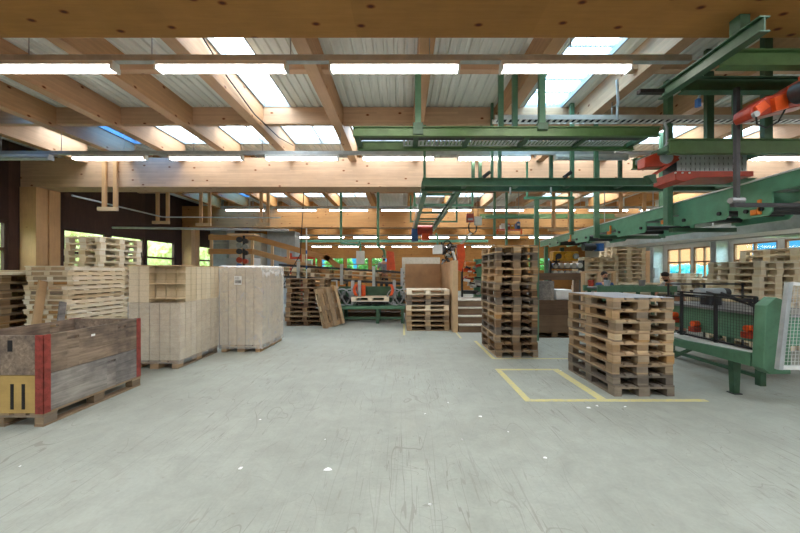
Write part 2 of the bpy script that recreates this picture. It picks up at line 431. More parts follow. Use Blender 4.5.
for i, h in enumerate(holes):
    r = struct(empty('window_%d' % (i+20), ((h[0]+h[1])/2, (h[2]+h[3])/2, ROOF)))
    w, d = (h[1]-h[0])/2, (h[3]-h[2])/2
    fm = MB(); t = .035
    fm.box(-w, w, -d, -d+t, 0, .13).box(-w, w, d-t, d, 0, .13).box(-w, -w+t, -d+t, d-t, 0, .13).box(w-t, w, -d+t, d-t, 0, .13)
    if h[4] == 'white' and d < 1: fm.box(-.02, .02, -d+t, d-t, .03, .1)
    fm.build('frame', 'grey_m', r)
    p = MB()
    if h[4] == 'corr':
        n = 40; pts = [(-w+t+(2*w-2*t)*k/n, .08+.02*math.sin(k*1.57)) for k in range(n+1)]
        p.add([(a, -d+t, b) for a, b in pts]+[(a, d-t, b) for a, b in pts], [(k, k+n+1, k+n+2, k+1) for k in range(n)], True)
        q = MB()
        for yy in (-.9, -.45, 0, .45, .9): q.box(-w+t, w-t, yy-.025, yy+.025, .105, .125)
        q.build('batten', 'grey_m', r)
    else: p.box(-w+t, w-t, -d+t, d-t, .09, .1)
    p.build('pane', {'white': 'skyglass', 'blue': 'blueglass', 'corr': 'corrglass'}[h[4]], r)
    if i < 200 and h[4] != 'blue':
        L = bpy.data.lights.new('skylight_portal', 'AREA'); L.shape = 'RECTANGLE'; L.size = 2*w; L.size_y = 2*d; L.cycles.is_portal = True
        lo = bpy.data.objects.new('skylight_portal', L); lo.location = (0, 0, .2); lo.parent = r; COL.objects.link(lo)

# walls with window holes. axis 'x' -> wall runs along y at x
wn = [0]
def wall(name, mat, run0, run1, fixed0, fixed1, z0, z1, wins, axis, split=None, mat2=None):
    b = MB(); b2 = MB()
    def bx(m, a0, a1, c0, c1):
        if a1-a0 < 1e-4 or c1-c0 < 1e-4: return
        if axis == 'x': m.box(fixed0, fixed1, a0, a1, c0, c1)
        else: m.box(a0, a1, fixed0, fixed1, c0, c1)
    a = run0
    for (w0, w1, h0, h1) in sorted(wins):
        bx(b, a, w0, z0, z1); bx(b, w0, w1, z0, h0); bx(b, w0, w1, h1, z1); a = w1
    bx(b, a, run1, z0, z1)
    o = struct(b.build(name, mat)); return o
def window(w0, w1, h0, h1, fixed0, fixed1, axis, fmat, cols=2, trans=.62, extra=None):
    wn[0] += 1
    r = struct(empty('window_%d' % wn[0], (((fixed0+fixed1)/2, (w0+w1)/2, h0) if axis == 'x' else ((w0+w1)/2, (fixed0+fixed1)/2, h0))))
    W = (w1-w0)/2; H = h1-h0; t = .07; d = .05
    f = MB()
    def bx(m, a0, a1, c0, c1, dd):
        if axis == 'x': m.box(-dd, dd, a0, a1, c0, c1)
        else: m.box(a0, a1, -dd, dd, c0, c1)
    bx(f, -W, W, 0, t, d); bx(f, -W, W, H-t, H, d); bx(f, -W, -W+t, t, H-t, d); bx(f, W-t, W, t, H-t, d)
    bx(f, -W+t, W-t, H*trans-.04, H*trans+.04, d)
    for k in range(1, cols): x = -W+2*W*k/cols; bx(f, x-.035, x+.035, t, H*trans-.04, d)
    if cols > 1 and trans < .9: bx(f, -.035, .035, H*trans+.04, H-t, d)
    f.build('frame', fmat, r)
    p = MB(); bx(p, -W+t, W-t, t, H-t, .004); p.build('pane', 'glass', r)
WH0, WH1 = 1.5, EYE+1.36
lw = [(y, y+1.75, WH0, WH1) for y in (4.4, 6.6, 10.0, 12.0, 13.75-.0, 16.4, 18.4, 20.0)]
lw = [(y, y+w, WH0, WH1) for y, w in ((3.9, 2.3), (6.4, 2.3), (10.1, 1.55), (11.75, 1.55), (13.4, 1.7), (16.3, 1.9), (18.4, 1.9), (23.0, 2.4))]
wall('wall_left', 'dark_wall', YB, YF, XL-.15, XL, 0, ROOF, lw, 'x')
for w in lw: window(*w, XL-.12, XL-.04, 'x', 'dark_frame', 1, .5)
rw = [(y, y+1.85, 1.35, WH1) for y in (0,)]
rw = [(a, b, 1.35, WH1) for a, b in ((9.4, 11.3), (12.0, 13.85), (14.1, 16.0), (16.95, 18.2), (18.35, 20.0), (20.9, 22.6), (22.8, 24.5))]
wall('wall_right', 'plaster', YB, YF, XR, XR+.15, 0, ROOF, rw, 'x')
for w in rw: window(*w, XR+.04, XR+.12, 'x', 'brown_frame', 2, .52)
fw = [(x, x+2.0, 1.75, WH1-.1) for x in (-9.5, -7.2, -5.0, -2.8, 8.5, 11.0)]
wall('wall_back', 'orange_wood', XL-.15, XR+.15, YF, YF+.15, 0, ROOF, fw, 'y')
for w in fw: window(*w, YF+.04, YF+.12, 'y', 'brown_frame', 2, .5)
wall('wall_front', 'plaster', XL-.15, XR+.15, YB-.15, YB, 0, ROOF, [], 'y')

# girders, posts, rafters, purlins
gl = ['big knotty laminated girder spanning the top of the picture, nearest to us',
      'pale laminated girder behind the second lamp row, on the left wood post',
      'laminated girder third from us, above the far timber ramp',
      'farthest laminated girder, just in front of the far windows']
for i, y in enumerate(G_Y):
    m = MB(); zb = [GB, GB, EYE+2.10, EYE+2.25][i]; zt = ROOF-.35 if i else ROOF-.02
    m.box(XL+.02, XR-.02, y, y+GT, zb, zt)
    solo(m, 'roof_girder', ['glulam', 'glulam_x', 'glulam_xo', 'orange_wood'][i], gl[i], 'roof beam', 'laminated roof girders', .006)
for i, y in enumerate(G_Y[1:]):
    m = MB(); zb = [GB, EYE+2.10, EYE+2.25][i]
    w = .47
    m.box(XL+.02, XL+w, y-.02, y+.28, 0, zb-.002)
    m.box(XL+.02, XL+w, y+.32, y+.62, 0, zb-.002)
    solo(m, 'wooden_post', 'glulam_z', ['thick laminated wood post by the left windows under the pale girder', 'laminated wood post farther along the dark left wall', 'farthest laminated post on the left wall'][i], 'post', 'laminated posts on the left wall', .008)
for bi, (b0, b1) in enumerate(bays):
    for i, x in enumerate(raf):
        if bi >= 3 and i % 1: continue
        m = MB(); y0 = b0+(GT+.005 if bi else 0); y1 = b1-(.005 if bi < 4 else .0)
        zb = EYE+3.0
        if bi == 1 and i == 0: zb = EYE+2.95
        m.box(x, x+.2, y0, y1, zb, ROOF-.003)
        bn = ['over the entrance end', 'in the nearest roof bay, before the pale girder', 'in the second bay, behind the pale girder', 'in the third bay, past the third girder', 'in the farthest bay by the far wall'][bi]
        solo(m, 'rafter', 'glulam_y' if bi < 2 or i in (8, 9, 10) else 'glulam_yo', '%s rafter from the left %s' % (ORD[i], bn), 'rafter', 'roof rafters', .005)
pi = 0
for y in (-2.6, 5.05, 6.9, 11.2, 12.9, 17.7, 19.6, 24.3):
    m = MB(); pi += 1
    edges = [XL]+raf+[XR]
    for i in range(len(edges)-1):
        a = edges[i]+(.201 if i else 0); b = edges[i+1]-.001
        if y == 5.05 and i == 5: pass
        m.box(a, b, y, y+.12, EYE+3.10, ROOF-.004 if y != 5.05 else EYE+3.24)
    struct(m.build('trim_%d' % pi, 'glulam_x'))
for k, (x, y) in enumerate(((15.65, 16.2), (15.65, 20.25), (15.65, 9.0))):
    r = empty('steel_column', (x, y, 0), 0, ['grey steel column between the bright right windows', 'far grey steel column where the right windows begin', 'near grey steel column on the right wall'][k], 'column', 'grey steel columns')
    MB().box(-.3, .3, -.03, 0, 0, EYE+2.24).box(-.3, .3, .27, .3, 0, EYE+2.24).box(-.03, .03, 0, .27, 0, EYE+2.24).build('shaft', 'galv', r)
    MB().box(-.35, -.12, -.2, -.04, 1.3, 1.9).build('switch_box', 'grey_m', r)

# ------------------------------------------------------------------ lamps
LX = [-8.35, -6.3, -4.23, -2.17, -.1, 1.95, 4.05, 6.1, 8.2]
rows = [(-2.3, EYE+2.42, LX[1:]+[10.25, 12.3]), (.8, EYE+2.42, LX[1:]+[10.25, 12.3]), (3.97, EYE+2.47, [LX[2], LX[3], LX[4], LX[5]]), (7.1, EYE+2.47, LX[:]+[12.3]), (13.2, EYE+2.5, LX[1:]+[10.25, 12.3, 14.35]), (19.5, EYE+2.08, LX[1:]+[10.25, 12.3, 14.35]), (25.6, EYE+2.0, LX[1:8])]  # rows out of view and lamps past LX are added to brighten the hall
rn = ['unseen added row over the entrance end', 'unseen added row just behind the camera', 'nearest row', 'second row before the pale girder', 'third row below the pale girder', 'fourth row against the far girder', 'farthest row by the far wall']
lamp_me = {}
def lampmesh():
    b = MB().box(-.78, .78, -.05, .05, 0, .05).box(-.76, .76, -.068, .068, -.012, 0)
    b.box(-.78, -.755, -.066, .066, -.062, 0).box(.755, .78, -.066, .066, -.062, 0)
    lamp_me['body'] = b.mesh('body', 'white_m')
    lamp_me['tube'] = MB().tube((-.75, 0, 0), (.75, 0, 0), .019, 8, cap=False).mesh('tube', 'tube')
    lamp_me['tube_off'] = MB().tube((-.75, 0, 0), (.75, 0, 0), .019, 8, cap=False).mesh('tube', 'tube_off')
lampmesh()
for ri, (y, z, xs_) in enumerate(rows):
    x0, x1 = xs_[0]-1.0, xs_[-1]+1.0
    if ri == 3: x0 = XL+.05; x1 = 13.4
    if ri == 2: x1 = 3.45; x0 = -5.4
    r = empty('lighting_trunking', ((x0+x1)/2, y, z+.05), 0, 'thin metal trunking rail carrying the lamps of the '+rn[ri], 'rail', 'lamp trunking rails')
    h = (x1-x0)/2
    MB().box(-h, h, -.035, .035, 0.001, .075).build('rail', 'galv', r)
    for xx in raf:
        if x0+.2 < xx+.1 < x1-.2: MB().tube((xx+.1-(x0+x1)/2, 0, .075), (xx+.1-(x0+x1)/2, 0, EYE+3.0-(z+.05)), .006, 6).build('suspension_wire', 'steel', r)
    for i, x in enumerate(xs_):
        off = (ri == 3 and i in (0, 6))
        l = empty('fluorescent_lamp', (x, y, z), 0, ('unlit grey ' if off else 'lit white ')+'fluorescent lamp, '+ORD[i]+' from the left in the '+rn[ri], 'lamp', 'fluorescent ceiling lamps')
        for nm, dx in (('body', 0),):
            o = bpy.data.objects.new('body', lamp_me['body']); o.parent = l; COL.objects.link(o)
        for s in (-.034, .034):
            o = bpy.data.objects.new('tube', lamp_me['tube_off' if off else 'tube']); o.parent = l; o.location = (0, s, -.04); COL.objects.link(o)

# ------------------------------------------------------------------ pallets
pcache = {}
def pallet_meshes(mat):
    if mat in pcache: return pcache[mat]
    top = MB(); x = .6
    for y, w in ((-.4, .145), (-.2225, .1), (-.0725, .145), (.1225, .1), (.255, .145)): top.box(-x, x, y, y+w, .122, .144)
    for x0 in (-.6, -.0725, .455): top.box(x0, x0+.145, -.4, .4, .1, .1218)
    bot = [MB().box(-.6, .6, y, y+w, 0, .022).mesh('bottom_board', mat) for y, w in ((-.4, .1), (-.0725, .145), (.3, .1))]
    blk = {}
    for w in (.1, .145): blk[w] = MB().box(-.0725, .0725, -w/2, w/2, .0222, .0998).mesh('block', mat)
    pcache[mat] = (top.mesh('top_deck', mat), bot, blk)
    b = MB()
    for y, w in ((-.4, .1), (-.0725, .145), (.3, .1)): b.box(-.6, .6, y, y+w, 0, .022)
    k = MB()
    for x0 in (-.6, -.0725, .455):
        for y, w in ((-.4, .1), (-.0725, .145), (.3, .1)): k.box(x0, x0+.145, y, y+w, .0222, .0998)
    pcache[mat] += (b.mesh('bottom_boards', mat), k.mesh('blocks', mat))
    return pcache[mat]
def inst(name, me, parent, loc=(0,0,0)):
    o = bpy.data.objects.new(name, me); COL.objects.link(o); o.parent = parent; o.location = loc; return o
def pallet(loc, rz, label, group, mat='pal_mix', detail=2, blockmat=None):
    r = empty('wooden_pallet', loc, rz, label, 'pallet', group)
    top, bot, blk, allbot, allblk = pallet_meshes(mat)
    if detail:
        bm = pallet_meshes(blockmat)[2] if blockmat else blk
        inst('top_deck', top, r)
        for me in bot: inst('bottom_board', me, r)
        for x in (-.5275, 0, .5275):
            for y, w in ((-.35, .1), (0, .145), (.35, .1)): inst('block', bm[w], r, (x, y, 0))
    elif detail == 9:
        inst('top_deck', top, r); inst('bottom_boards', allbot, r); inst('blocks', allblk, r)
    return r
def stack(cx, cy, n, rz, where, group, mats, detail=2, jit=.012, z0=0, shift=None, jr=1.2):
    for i in range(n):
        sx = random.uniform(-jit, jit); sy = random.uniform(-jit, jit)
        if shift: dx, dy = shift(i); sx += dx; sy += dy
        m = mats[i % len(mats)] if isinstance(mats, list) else mats
        pallet((cx+sx, cy+sy, z0+i*.1448), rz+R(random.uniform(-jr, jr)), '%s pallet %s' % (nth(i, n)+('' if i in (0, n-1) else ' lowest'), where), group, m, detail)
# right stack, nine high
m9 = ['pal_gray', 'pal_gray', 'pal_old', 'pal_mix', 'pal_pale', 'pal_mix', 'pal_old', 'pal_mix', 'pal_old']
m9[4] = 'pal_mix'
stack(3.2, 4.98, 9, R(90), 'in the near right stack under the grey sheet', 'pallets in the near right stack', m9, 2, .012)
sh = MB(); sh.box(-.39, .4, -.59, .58, 0, .006)
o = sh.build('plastic_sheet', 'plastic_sheet'); o.location = (3.2, 4.98, 9*.1448+.002); tag(o, 'pale grey plastic sheet lying on top of the near right pallet stack', 'sheet')
# centre tall stack
m15 = ['pal_old', 'pal_brown', 'pal_old', 'pal_gray', 'pal_brown', 'pal_mix', 'pal_old', 'pal_gray', 'pal_brown', 'pal_old', 'pal_mix', 'pal_mix', 'pal_old', 'pal_gray', 'pal_mix']
stack(2.2, 6.98, 15, R(90), 'in the tall weathered stack at the centre of the hall', 'pallets in the tall centre stack', m15, 2, .015)
# frontal stack of eight
stack(.70, 9.65, 8, 0, 'in the short stack before the plywood partition', 'pallets in the short stack by the partition', ['pal_old', 'pal_mix', 'pal_old', 'pal_mix', 'pal_pale', 'pal_gray', 'pal_old', 'pal_pale'], 2, .008)
# brown stack centre left
stack(-2.98, 10.5, 10, 0, 'in the dark brown stack by the leaning pallet', 'pallets in the dark brown stack', ['pal_brown', 'pal_brown', 'pal_old'], 2, .03, jr=2.5)
# leaning pallet
r = pallet((0, 0, 0), 0, 'pale worn pallet leaning on the dark brown stack', 'single pallets', 'pal_mix')
u = Vector((-.24, .05, 1)).normalized(); yv = Vector((.55, .83, 0)); n_ = u.cross(yv).normalized(); yv = n_.cross(u)
r.matrix_world = Matrix.Translation(Vector((-2.02, 9.95, .03))+u*.6-n_*.0) @ Matrix((( u.x, yv.x, n_.x), (u.y, yv.y, n_.y), (u.z, yv.z, n_.z))).to_4x4()
# stack behind new ones at left: 17 high, pale
stack(-7.3, 8.1, 17, R(90), 'in the tall pale stack behind the slatted panels', 'pallets in the tall pale stack at left', 'pal_pale', 2, .012)
# leftmost stack
stack(-7.65, 6.55, 11, R(90), 'in the leftmost stack by the windows', 'pallets in the leftmost stack', ['pal_old', 'pal_mix', 'pal_mix'], 2, .012)
# right pale stacks
stack(7.78, 7.5, 13, R(90), 'in the high white stack behind the guard', 'pallets in the high stack behind the guard', 'pal_pale', 2, .012, shift=lambda i: (.0 if i < 7 else .05+.012*(i-7), 0), jr=.8)
stack(8.72, 7.55, 15, R(90), 'in the highest white stack, right of the high one', 'pallets in the highest white stack', 'pal_pale', 2, .012, jr=.8)
stack(8.75, 9.9, 10, 0, 'in the lower white stack beside the high one', 'pallets in the lower right stack', 'pal_pale', 1, .02)
stack(10.7, 10.2, 13, 0, 'in the white stack at the right picture edge', 'pallets in the right edge stack', 'pal_pale', 1, .02)
stack(7.55, 10.3, 9, 0, 'in the low white stack by the bending person', 'pallets in the low stack behind the worker', 'pal_pale', 1, .02)
stack(8.15, 12.3, 19, 0, 'in the taller of the twin stacks under the conveyor', 'pallets in the taller twin stack', 'pal_pale', 1, .02)
stack(6.9, 11.9, 15, 0, 'in the shorter of the twin stacks under the conveyor', 'pallets in the shorter twin stack', 'pal_pale', 1, .02)
stack(12.2, 14.5, 11, 0, 'in the far stack under the right windows', 'pallets in the far right stack', 'pal_pale', 1, .02)

# sawn panels (nested pallet tops) left
pn_top = MB()
for x in (-.6, -.33, -.05, .23, .5): pn_top.box(x, x+.1, -.42, .42, .06, .082)
pn_top = pn_top.mesh('boards', 'pal_pale')
pn_bat = [MB().box(-.6, .6, y-.05, y+.05, 0, .0598).mesh('batten', 'pal_pale') for y in (-.35, 0, .35)]+[MB().box(x, x+.04, -.299, .299, 0.003, .058).mesh('end_batten', 'pal_mix') for x in (-.59,)]
for i in range(20):
    r = empty('slatted_panel', (-6.5+random.uniform(-.03, .03), 6.62+random.uniform(-.03, .03), i*.0885), R(90+random.uniform(-2.2, 2.2)),
              '%s pale slatted panel in the pile behind the grey crate' % (nth(i, 20)+('' if i in (0, 19) else ' from the floor')), 'slatted panel', 'slatted panels behind the crate')
    inst('boards', pn_top, r)
    for b in pn_bat: inst('batten', b, r)
# loose boards leaning
def board(p, q, w, t, mat, label, up=(0, 1, 0)):
    m = MB().bar(p, q, w, t, up); return solo(m, 'loose_board', mat, label, 'board', 'loose boards by the crate')
board(at(30, 365, 5.6), at(43, 281, 5.95), .14, .03, 'lumber', 'tan board leaning upright against the slatted panels', (1, 0, 0))
board(at(55, 366, 5.6), at(63, 302, 5.95), .11, .03, 'grey_board', 'short grey board leaning on the slatted panels, right of the tan one', (1, 0, 0))
board((-6.6, 5.0, .3), (-7.3, 5.75, 1.42), .16, .03, 'lumber', 'slanting pale board at the left edge behind the crate')
solo(MB().box(-6.02, -5.8, 6.0, 6.08, 0, .1), 'timber_block', 'lumber', 'short timber block on the floor under the leaning boards', 'timber block')
for i in range(3):
    solo(MB().box(-8.2, -7.02+.03*i, 5.92+.1*i, 7.1, 11*.1448+.002+i*.031, 11*.1448+.03+i*.031), 'wooden_sheet', 'pal_pale', '%s pale sheet of wood lying on the leftmost pallet stack' % ['lowest', 'middle', 'uppermost'][i], 'wood sheet', 'sheets on the leftmost stack')

# ------------------------------------------------------------------ left crate: pallet and two collars
CX, CY = -4.31, 4.165
r = empty('wooden_pallet', (CX, CY, 0), R(90), 'wide old pallet under the grey box with red corners', 'pallet', 'single pallets')
b = MB()
for y, w in ((-.48, .145), (-.29, .12), (-.11, .145), (.1, .12), (.335, .145)): b.box(-.65, .65, y, y+w, .122, .144)
for x0 in (-.65, -.0725, .505): b.box(x0, x0+.145, -.48, .48, .1, .1218)
b.build('top_deck', 'pal_old', r)
for y in (-.48, -.07, .38): MB().box(-.65, .65, y, y+.1 if y != -.07 else y+.14, 0, .022).build('bottom_board', 'pal_old', r)
for x in (-.5775, 0, .5775):
    for y in (-.43, 0, .43): MB().box(x-.07, x+.07, y-.05, y+.05, .0222, .0998).build('block', 'pal_old', r, .004)
def collar(z0, h, mats, label, fx=0, slots=()):
    r = empty('pallet_collar', (CX, CY, z0), 0, label, 'crate collar', 'collars of the grey box')
    hx, hy, t = .48, .65, .025
    # long right board with a hand slot cut through
    def slotted(x0, x1, mat, name, slots):
        m = MB(); ys = -hy; sl = sorted(slots)
        for (c, zc, w) in sl:
            m.box(x0, x1, ys, c-w/2, 0, h); m.box(x0, x1, c-w/2, c+w/2, 0, zc-.015); m.box(x0, x1, c-w/2, c+w/2, zc+.015, h); ys = c+w/2
        m.box(x0, x1, ys, hy, 0, h); return m.build(name, mat, r)
    slotted(hx-t, hx, mats[0], 'side_board', slots); slotted(-hx, -hx+t, mats[0], 'side_board', [(-.35, h-.06, .12), (.35, h-.06, .12)])
    e1 = MB().box(-hx+t+.001, hx-t-.001, -hy, -hy+t, 0, h).build('end_board', mats[1], r)
    MB().box(-hx+t+.001, hx-t-.001, hy-t, hy, 0, h).build('end_board', mats[0], r)
    for sx in (-1, 1):
        for sy in (-1, 1):
            m = MB(); xo = sx*(hx+.003); yo = sy*(hy+.003)
            m.box(xo-sx*.004, xo, yo, yo-sy*.075, -.01, h+.006); m.box(xo, xo-sx*.09, yo, yo-sy*.004, -.01, h+.006)
            c = m.build('corner_bracket', 'red', r); 
            q = MB()
            for k in range(4):
                zz = h*(.14+.24*k)
                q.tube((xo, yo-sy*.05, zz), (xo+sx*.005, yo-sy*.05, zz), .008, 8).tube((xo-sx*.05, yo, zz), (xo-sx*.05, yo+sy*.005, zz), .008, 8)
            q.build('bolt', 'red', c)
    return r, e1
c1, e1 = collar(.146, .40, ('grey_board', 'yellow_ply'), 'lower grey collar with red corners and yellow end, on the wide pallet', slots=[(.17, .335, .13)])
c2, e2 = collar(.552, .42, ('grey_board2', 'grey_board2'), 'upper brown-grey collar with red corners on top of the lower one', slots=[(-.33, .34, .14), (.33, .35, .13)])
for x in (-.30, -.19, .13, .25): MB().box(x, x+.035, -.6535, -.6505, .04, .31).build('black_stripe', 'inkblack', c1)
m = MB()
for x, w, z, h in ((-.2, .03, .0, .13), (-.14, .03, 0, .13), (.02, .05, .22, .12), (-.3, .22, .2, .025)): m.box(x+.08, x+w+.08, -.6535, -.6505, z+.03, z+h+.03)
m.build('black_marking', 'inkblack', c2)
solo(MB().box(CX+.4835, CX+.486, 4.05, 4.10, .86, .885), 'paper_label', 'paper', 'small white sticker on the long side of the upper collar', 'label')

# ------------------------------------------------------------------ block packs
def packpallet(cx, cy, rz, lab):
    pallet((cx, cy, 0), rz, lab, 'pallets under the block packs', 'pal_mix')
def columns(b, x0, nx, wx, y0, ny, wy, z0, z1, skip=lambda i, j: False):
    g = .013
    for i in range(nx):
        for j in range(ny):
            if skip(i, j): continue
            b.box(x0+i*wx+g/2, x0+(i+1)*wx-g/2, y0+j*wy+g/2, y0+(j+1)*wy-g/2, z0, z1-random.uniform(0, .004))
P1 = (-4.23, 6.21)
packpallet(P1[0], P1[1], R(90), 'pallet carrying the left pack of beige chip blocks')
r = empty('chip_block_pack', (P1[0], P1[1], .146), 0, 'left pack of beige chip blocks, top front corner missing, plywood lid', 'block pack', 'wrapped packs of chip blocks')
b = MB(); columns(b, -.44, 5, .176, -.6, 8, .15, 0, .97); b.build('lower_blocks', 'blocks', r)
b = MB(); columns(b, -.44, 5, .176, -.6, 8, .15, .972, 1.60, lambda i, j: j == 0 and i >= 2); b.build('upper_blocks', 'blocks', r)
for k, z in enumerate((1.05, 1.30, 1.50)):
    MB().box(-.085, .455, -.61, -.452, z, z+.006).build('card_layer', 'pal_pale', r)
m = MB().box(-.447, .447, -.607, -.605, -.06, .985).box(.445, .447, -.605, .605, -.06, .985).box(-.447, -.445, -.605, .605, -.06, .985).box(-.447, .447, .605, .607, -.06, .985)
m.build('stretch_film', 'film', r)
solo(MB().box(P1[0]-.47, P1[0]+.43, P1[1]-.58, P1[1]+.66, 1.749, 1.767), 'plywood_sheet', 'ply2', 'thin plywood lid lying on the left block pack', 'lid')
P2 = (-3.34, 7.4)
packpallet(P2[0], P2[1], R(90), 'pallet carrying the film wrapped right block pack')
r = empty('chip_block_pack', (P2[0], P2[1], .146), 0, 'right block pack wrapped in white film with a barcode label', 'block pack', 'wrapped packs of chip blocks')
b = MB(); columns(b, -.44, 5, .176, -.6, 8, .15, 0, 1.60); b.build('blocks', 'blocks', r)
m = MB().box(-.45, .45, -.61, -.608, -.08, 1.6).box(.448, .45, -.608, .608, -.08, 1.6).box(-.45, -.448, -.608, .608, -.08, 1.6).box(-.45, .45, .608, .61, -.08, 1.6)
m.build('stretch_film', 'film3', r)
# crumpled film cap
n = 26; vs = []; fs = []
rnd = random.Random(3)
for i in range(n+1):
    for j in range(n+1):
        u = i/n; v = j/n; x = -.455+.91*u; y = -.615+1.23*v; edge = min(u, 1-u, v, 1-v)
        z = 1.612+.035*rnd.random()*(1 if edge > .02 else .2)
        if u > .97: z -= .16*rnd.random()+.1; x += .006+.012*rnd.random()
        if v < .03 and u > .1: z -= .02*rnd.random(); y -= .004
        vs.append((x, y, z))
for i in range(n):
    for j in range(n): a = i*(n+1)+j; fs.append((a, a+n+1, a+n+2, a+1))
MB().add(vs, fs, True).build('film_cap', 'film2', r)
lb = MB().box(-.13, .02, -.614, -.6115, 1.24, 1.42).build('paper_label', 'paper', r)
m = MB()
x = -.115
while x < .0: w = rnd.choice((.003, .005, .008)); m.box(x, x+w, -.6155, -.6145, 1.27, 1.335); x += w+rnd.choice((.003, .005))
for z in (1.355, 1.375, 1.395): m.box(-.115, -.02-rnd.random()*.03, -.6155, -.6145, z, z+.007)
m.build('barcode', 'inkblack', lb)

# ------------------------------------------------------------------ floor marks and scraps
def mark(x0, x1, y0, y1, label, z=.002):
    solo(MB().box(x0, x1, y0, y1, .0006, z), 'floor_marking', 'mark', label, 'floor marking', 'yellow floor markings')
mark(1.56, 1.65, 4.2, 5.62, 'left yellow line of the empty bay between the two dark stacks')
mark(1.651, 2.519, 5.54, 5.62, 'far yellow line closing the empty bay')
mark(1.651, 3.9, 4.2, 4.28, 'near yellow line running in front of the near right stack')
mark(2.52, 2.64, 4.281, 5.62, 'yellow line along the left side of the near right stack', .0015)
mark(1.69, 1.76, 6.25, 7.9, 'yellow line along the left side of the tall centre stack')
mark(1.761, 3.2, 6.25, 6.31, 'yellow line in front of the tall centre stack', .0015)
mark(.0, .06, 8.6, 10.4, 'yellow line left of the short stack by the partition')
mark(1.42, 1.47, 8.2, 9.0, 'short yellow line before the wooden steps')
scr = [(328, 470, 1.6), (240, 469, 1.2), (480, 417, 1.3), (545, 458, 1), (589, 408, 1.4), (597, 406, 1), (625, 407, .9), (425, 414, .8), (448, 403, .7), (508, 432, .6), (260, 420, .7), (430, 505, .6), (20, 467, .6), (561, 371, .9), (325, 440, .5), (462, 440, .5)]
wh = ['in the middle foreground', 'left of the middle foreground', 'before the empty yellow bay', 'in the right foreground', 'leftmost before the near right stack', 'middle one before the near right stack', 'rightmost before the near right stack',
      'right of the hall centre', 'toward the tall centre stack', 'left of the yellow bay corner', 'before the left block pack', 'closest to the camera on the right', 'at the lower left edge', 'on the far corner of the yellow bay', 'in the centre of the bare floor', 'small, right of the bare floor centre']
for k, (px, py, s) in enumerate(scr):
    Y = F*EYE/(py-272); x = (px-403)*Y/F
    m = MB(); n = 7; pts = []
    for i in range(n):
        a = 2*math.pi*i/n; rr = .013*s*rnd.uniform(.6, 1.3); pts.append((x+rr*math.cos(a)*1.5, Y+rr*math.sin(a)*1.3))
    vs = [(p[0], p[1], .001+rnd.random()*.008) for p in pts]+[(x, Y, .012)]
    m.add(vs, [(i, (i+1) % n, n) for i in range(n)]+[tuple(reversed(range(n)))])
    solo(m, 'paper_scrap', 'paper', 'small white paper scrap on the floor, '+wh[k], 'paper scrap', 'paper scraps on the floor')

# ------------------------------------------------------------------ hanging wood frames, pipes
def hang(x, y, zb, ztop, w, label):
    r = empty('hanging_wood_frame', (x, y, zb), 0, label, 'hanging frame', 'hanging wooden frames'); h = ztop-zb
    MB().box(-w/2, -w/2+.1, -.03, .03, .1, h).build('upright', 'glulam_z', r); MB().box(w/2-.1, w/2, -.03, .03, .1, h).build('upright', 'glulam_z', r)
    MB().box(-w/2-.12, w/2, -.04, .04, 0, .099).build('crosspiece', 'lumber', r)
    rw_ = min(raf, key=lambda q: abs(q+.1-x))
hang(-7.9, 8.9, EYE+1.65, EYE+3.45, .40, 'hanging wooden frame before the pale girder at left')
hang(-8.3, 11.4, EYE+1.66, EYE+3.45, .45, 'hanging wooden frame second from left, behind the pale girder')
hang(-6.95, 11.6, EYE+1.62, EYE+3.45, .40, 'hanging wooden frame third from left, above the timber handrail')
hang(-4.82, 11.5, EYE+1.62, EYE+3.45, .34, 'hanging wooden frame left of the dark cable')
hang(5.05, 10.5, EYE+1.3, EYE+3.45, .62, 'hanging wooden frame above the tall centre stack')
hang(7.3, 10.5, EYE+1.75, EYE+3.45, .85, 'hanging wooden frame above the twin pallet stacks')
def pipe(pts, r, mat, name, label, cat, group=None):
    return solo(MB().path(pts, r, 8), name, mat, label, cat, group)
pipe([(-8.22, 8.2, EYE+1.9), (-8.22, 11.2, EYE+1.88), (-8.1, 11.3, EYE+1.88), (-4.2, 11.3, EYE+1.86)], .022, 'galv', 'compressed_air_pipe', 'thin silver pipe running along the hanging wood frames at left', 'pipe')
pipe([(-9.9, 11.25, EYE+1.52), (-3.9, 11.25, EYE+1.42)], .04, 'galv', 'steel_rail', 'flat silver rail above the timber handrail', 'rail')
pipe([(-3.35, 11.2, EYE+3.0), (-3.45, 11.1, EYE+.6), (-3.68, 10.6, EYE-.1), (-3.75, 9.9, EYE-.75), (-3.85, 9.75, EYE-1.0)], .015, 'rubber', 'hanging_cable', 'dark cable hanging from the roof beside the dark brown stack', 'cable')
r = empty('vertical_pole', (-3.3, 11.28, 0), 0, 'white pole with blue bands behind the dark brown stack', 'pole')
MB().tube((0, 0, 0), (0, 0, EYE+1.5), .022).build('pole', 'white_m', r)
for z in (EYE+.62, EYE+.1): MB().tube((0, 0, z), (0, 0, z+.12), .026).build('band', 'blue', r)

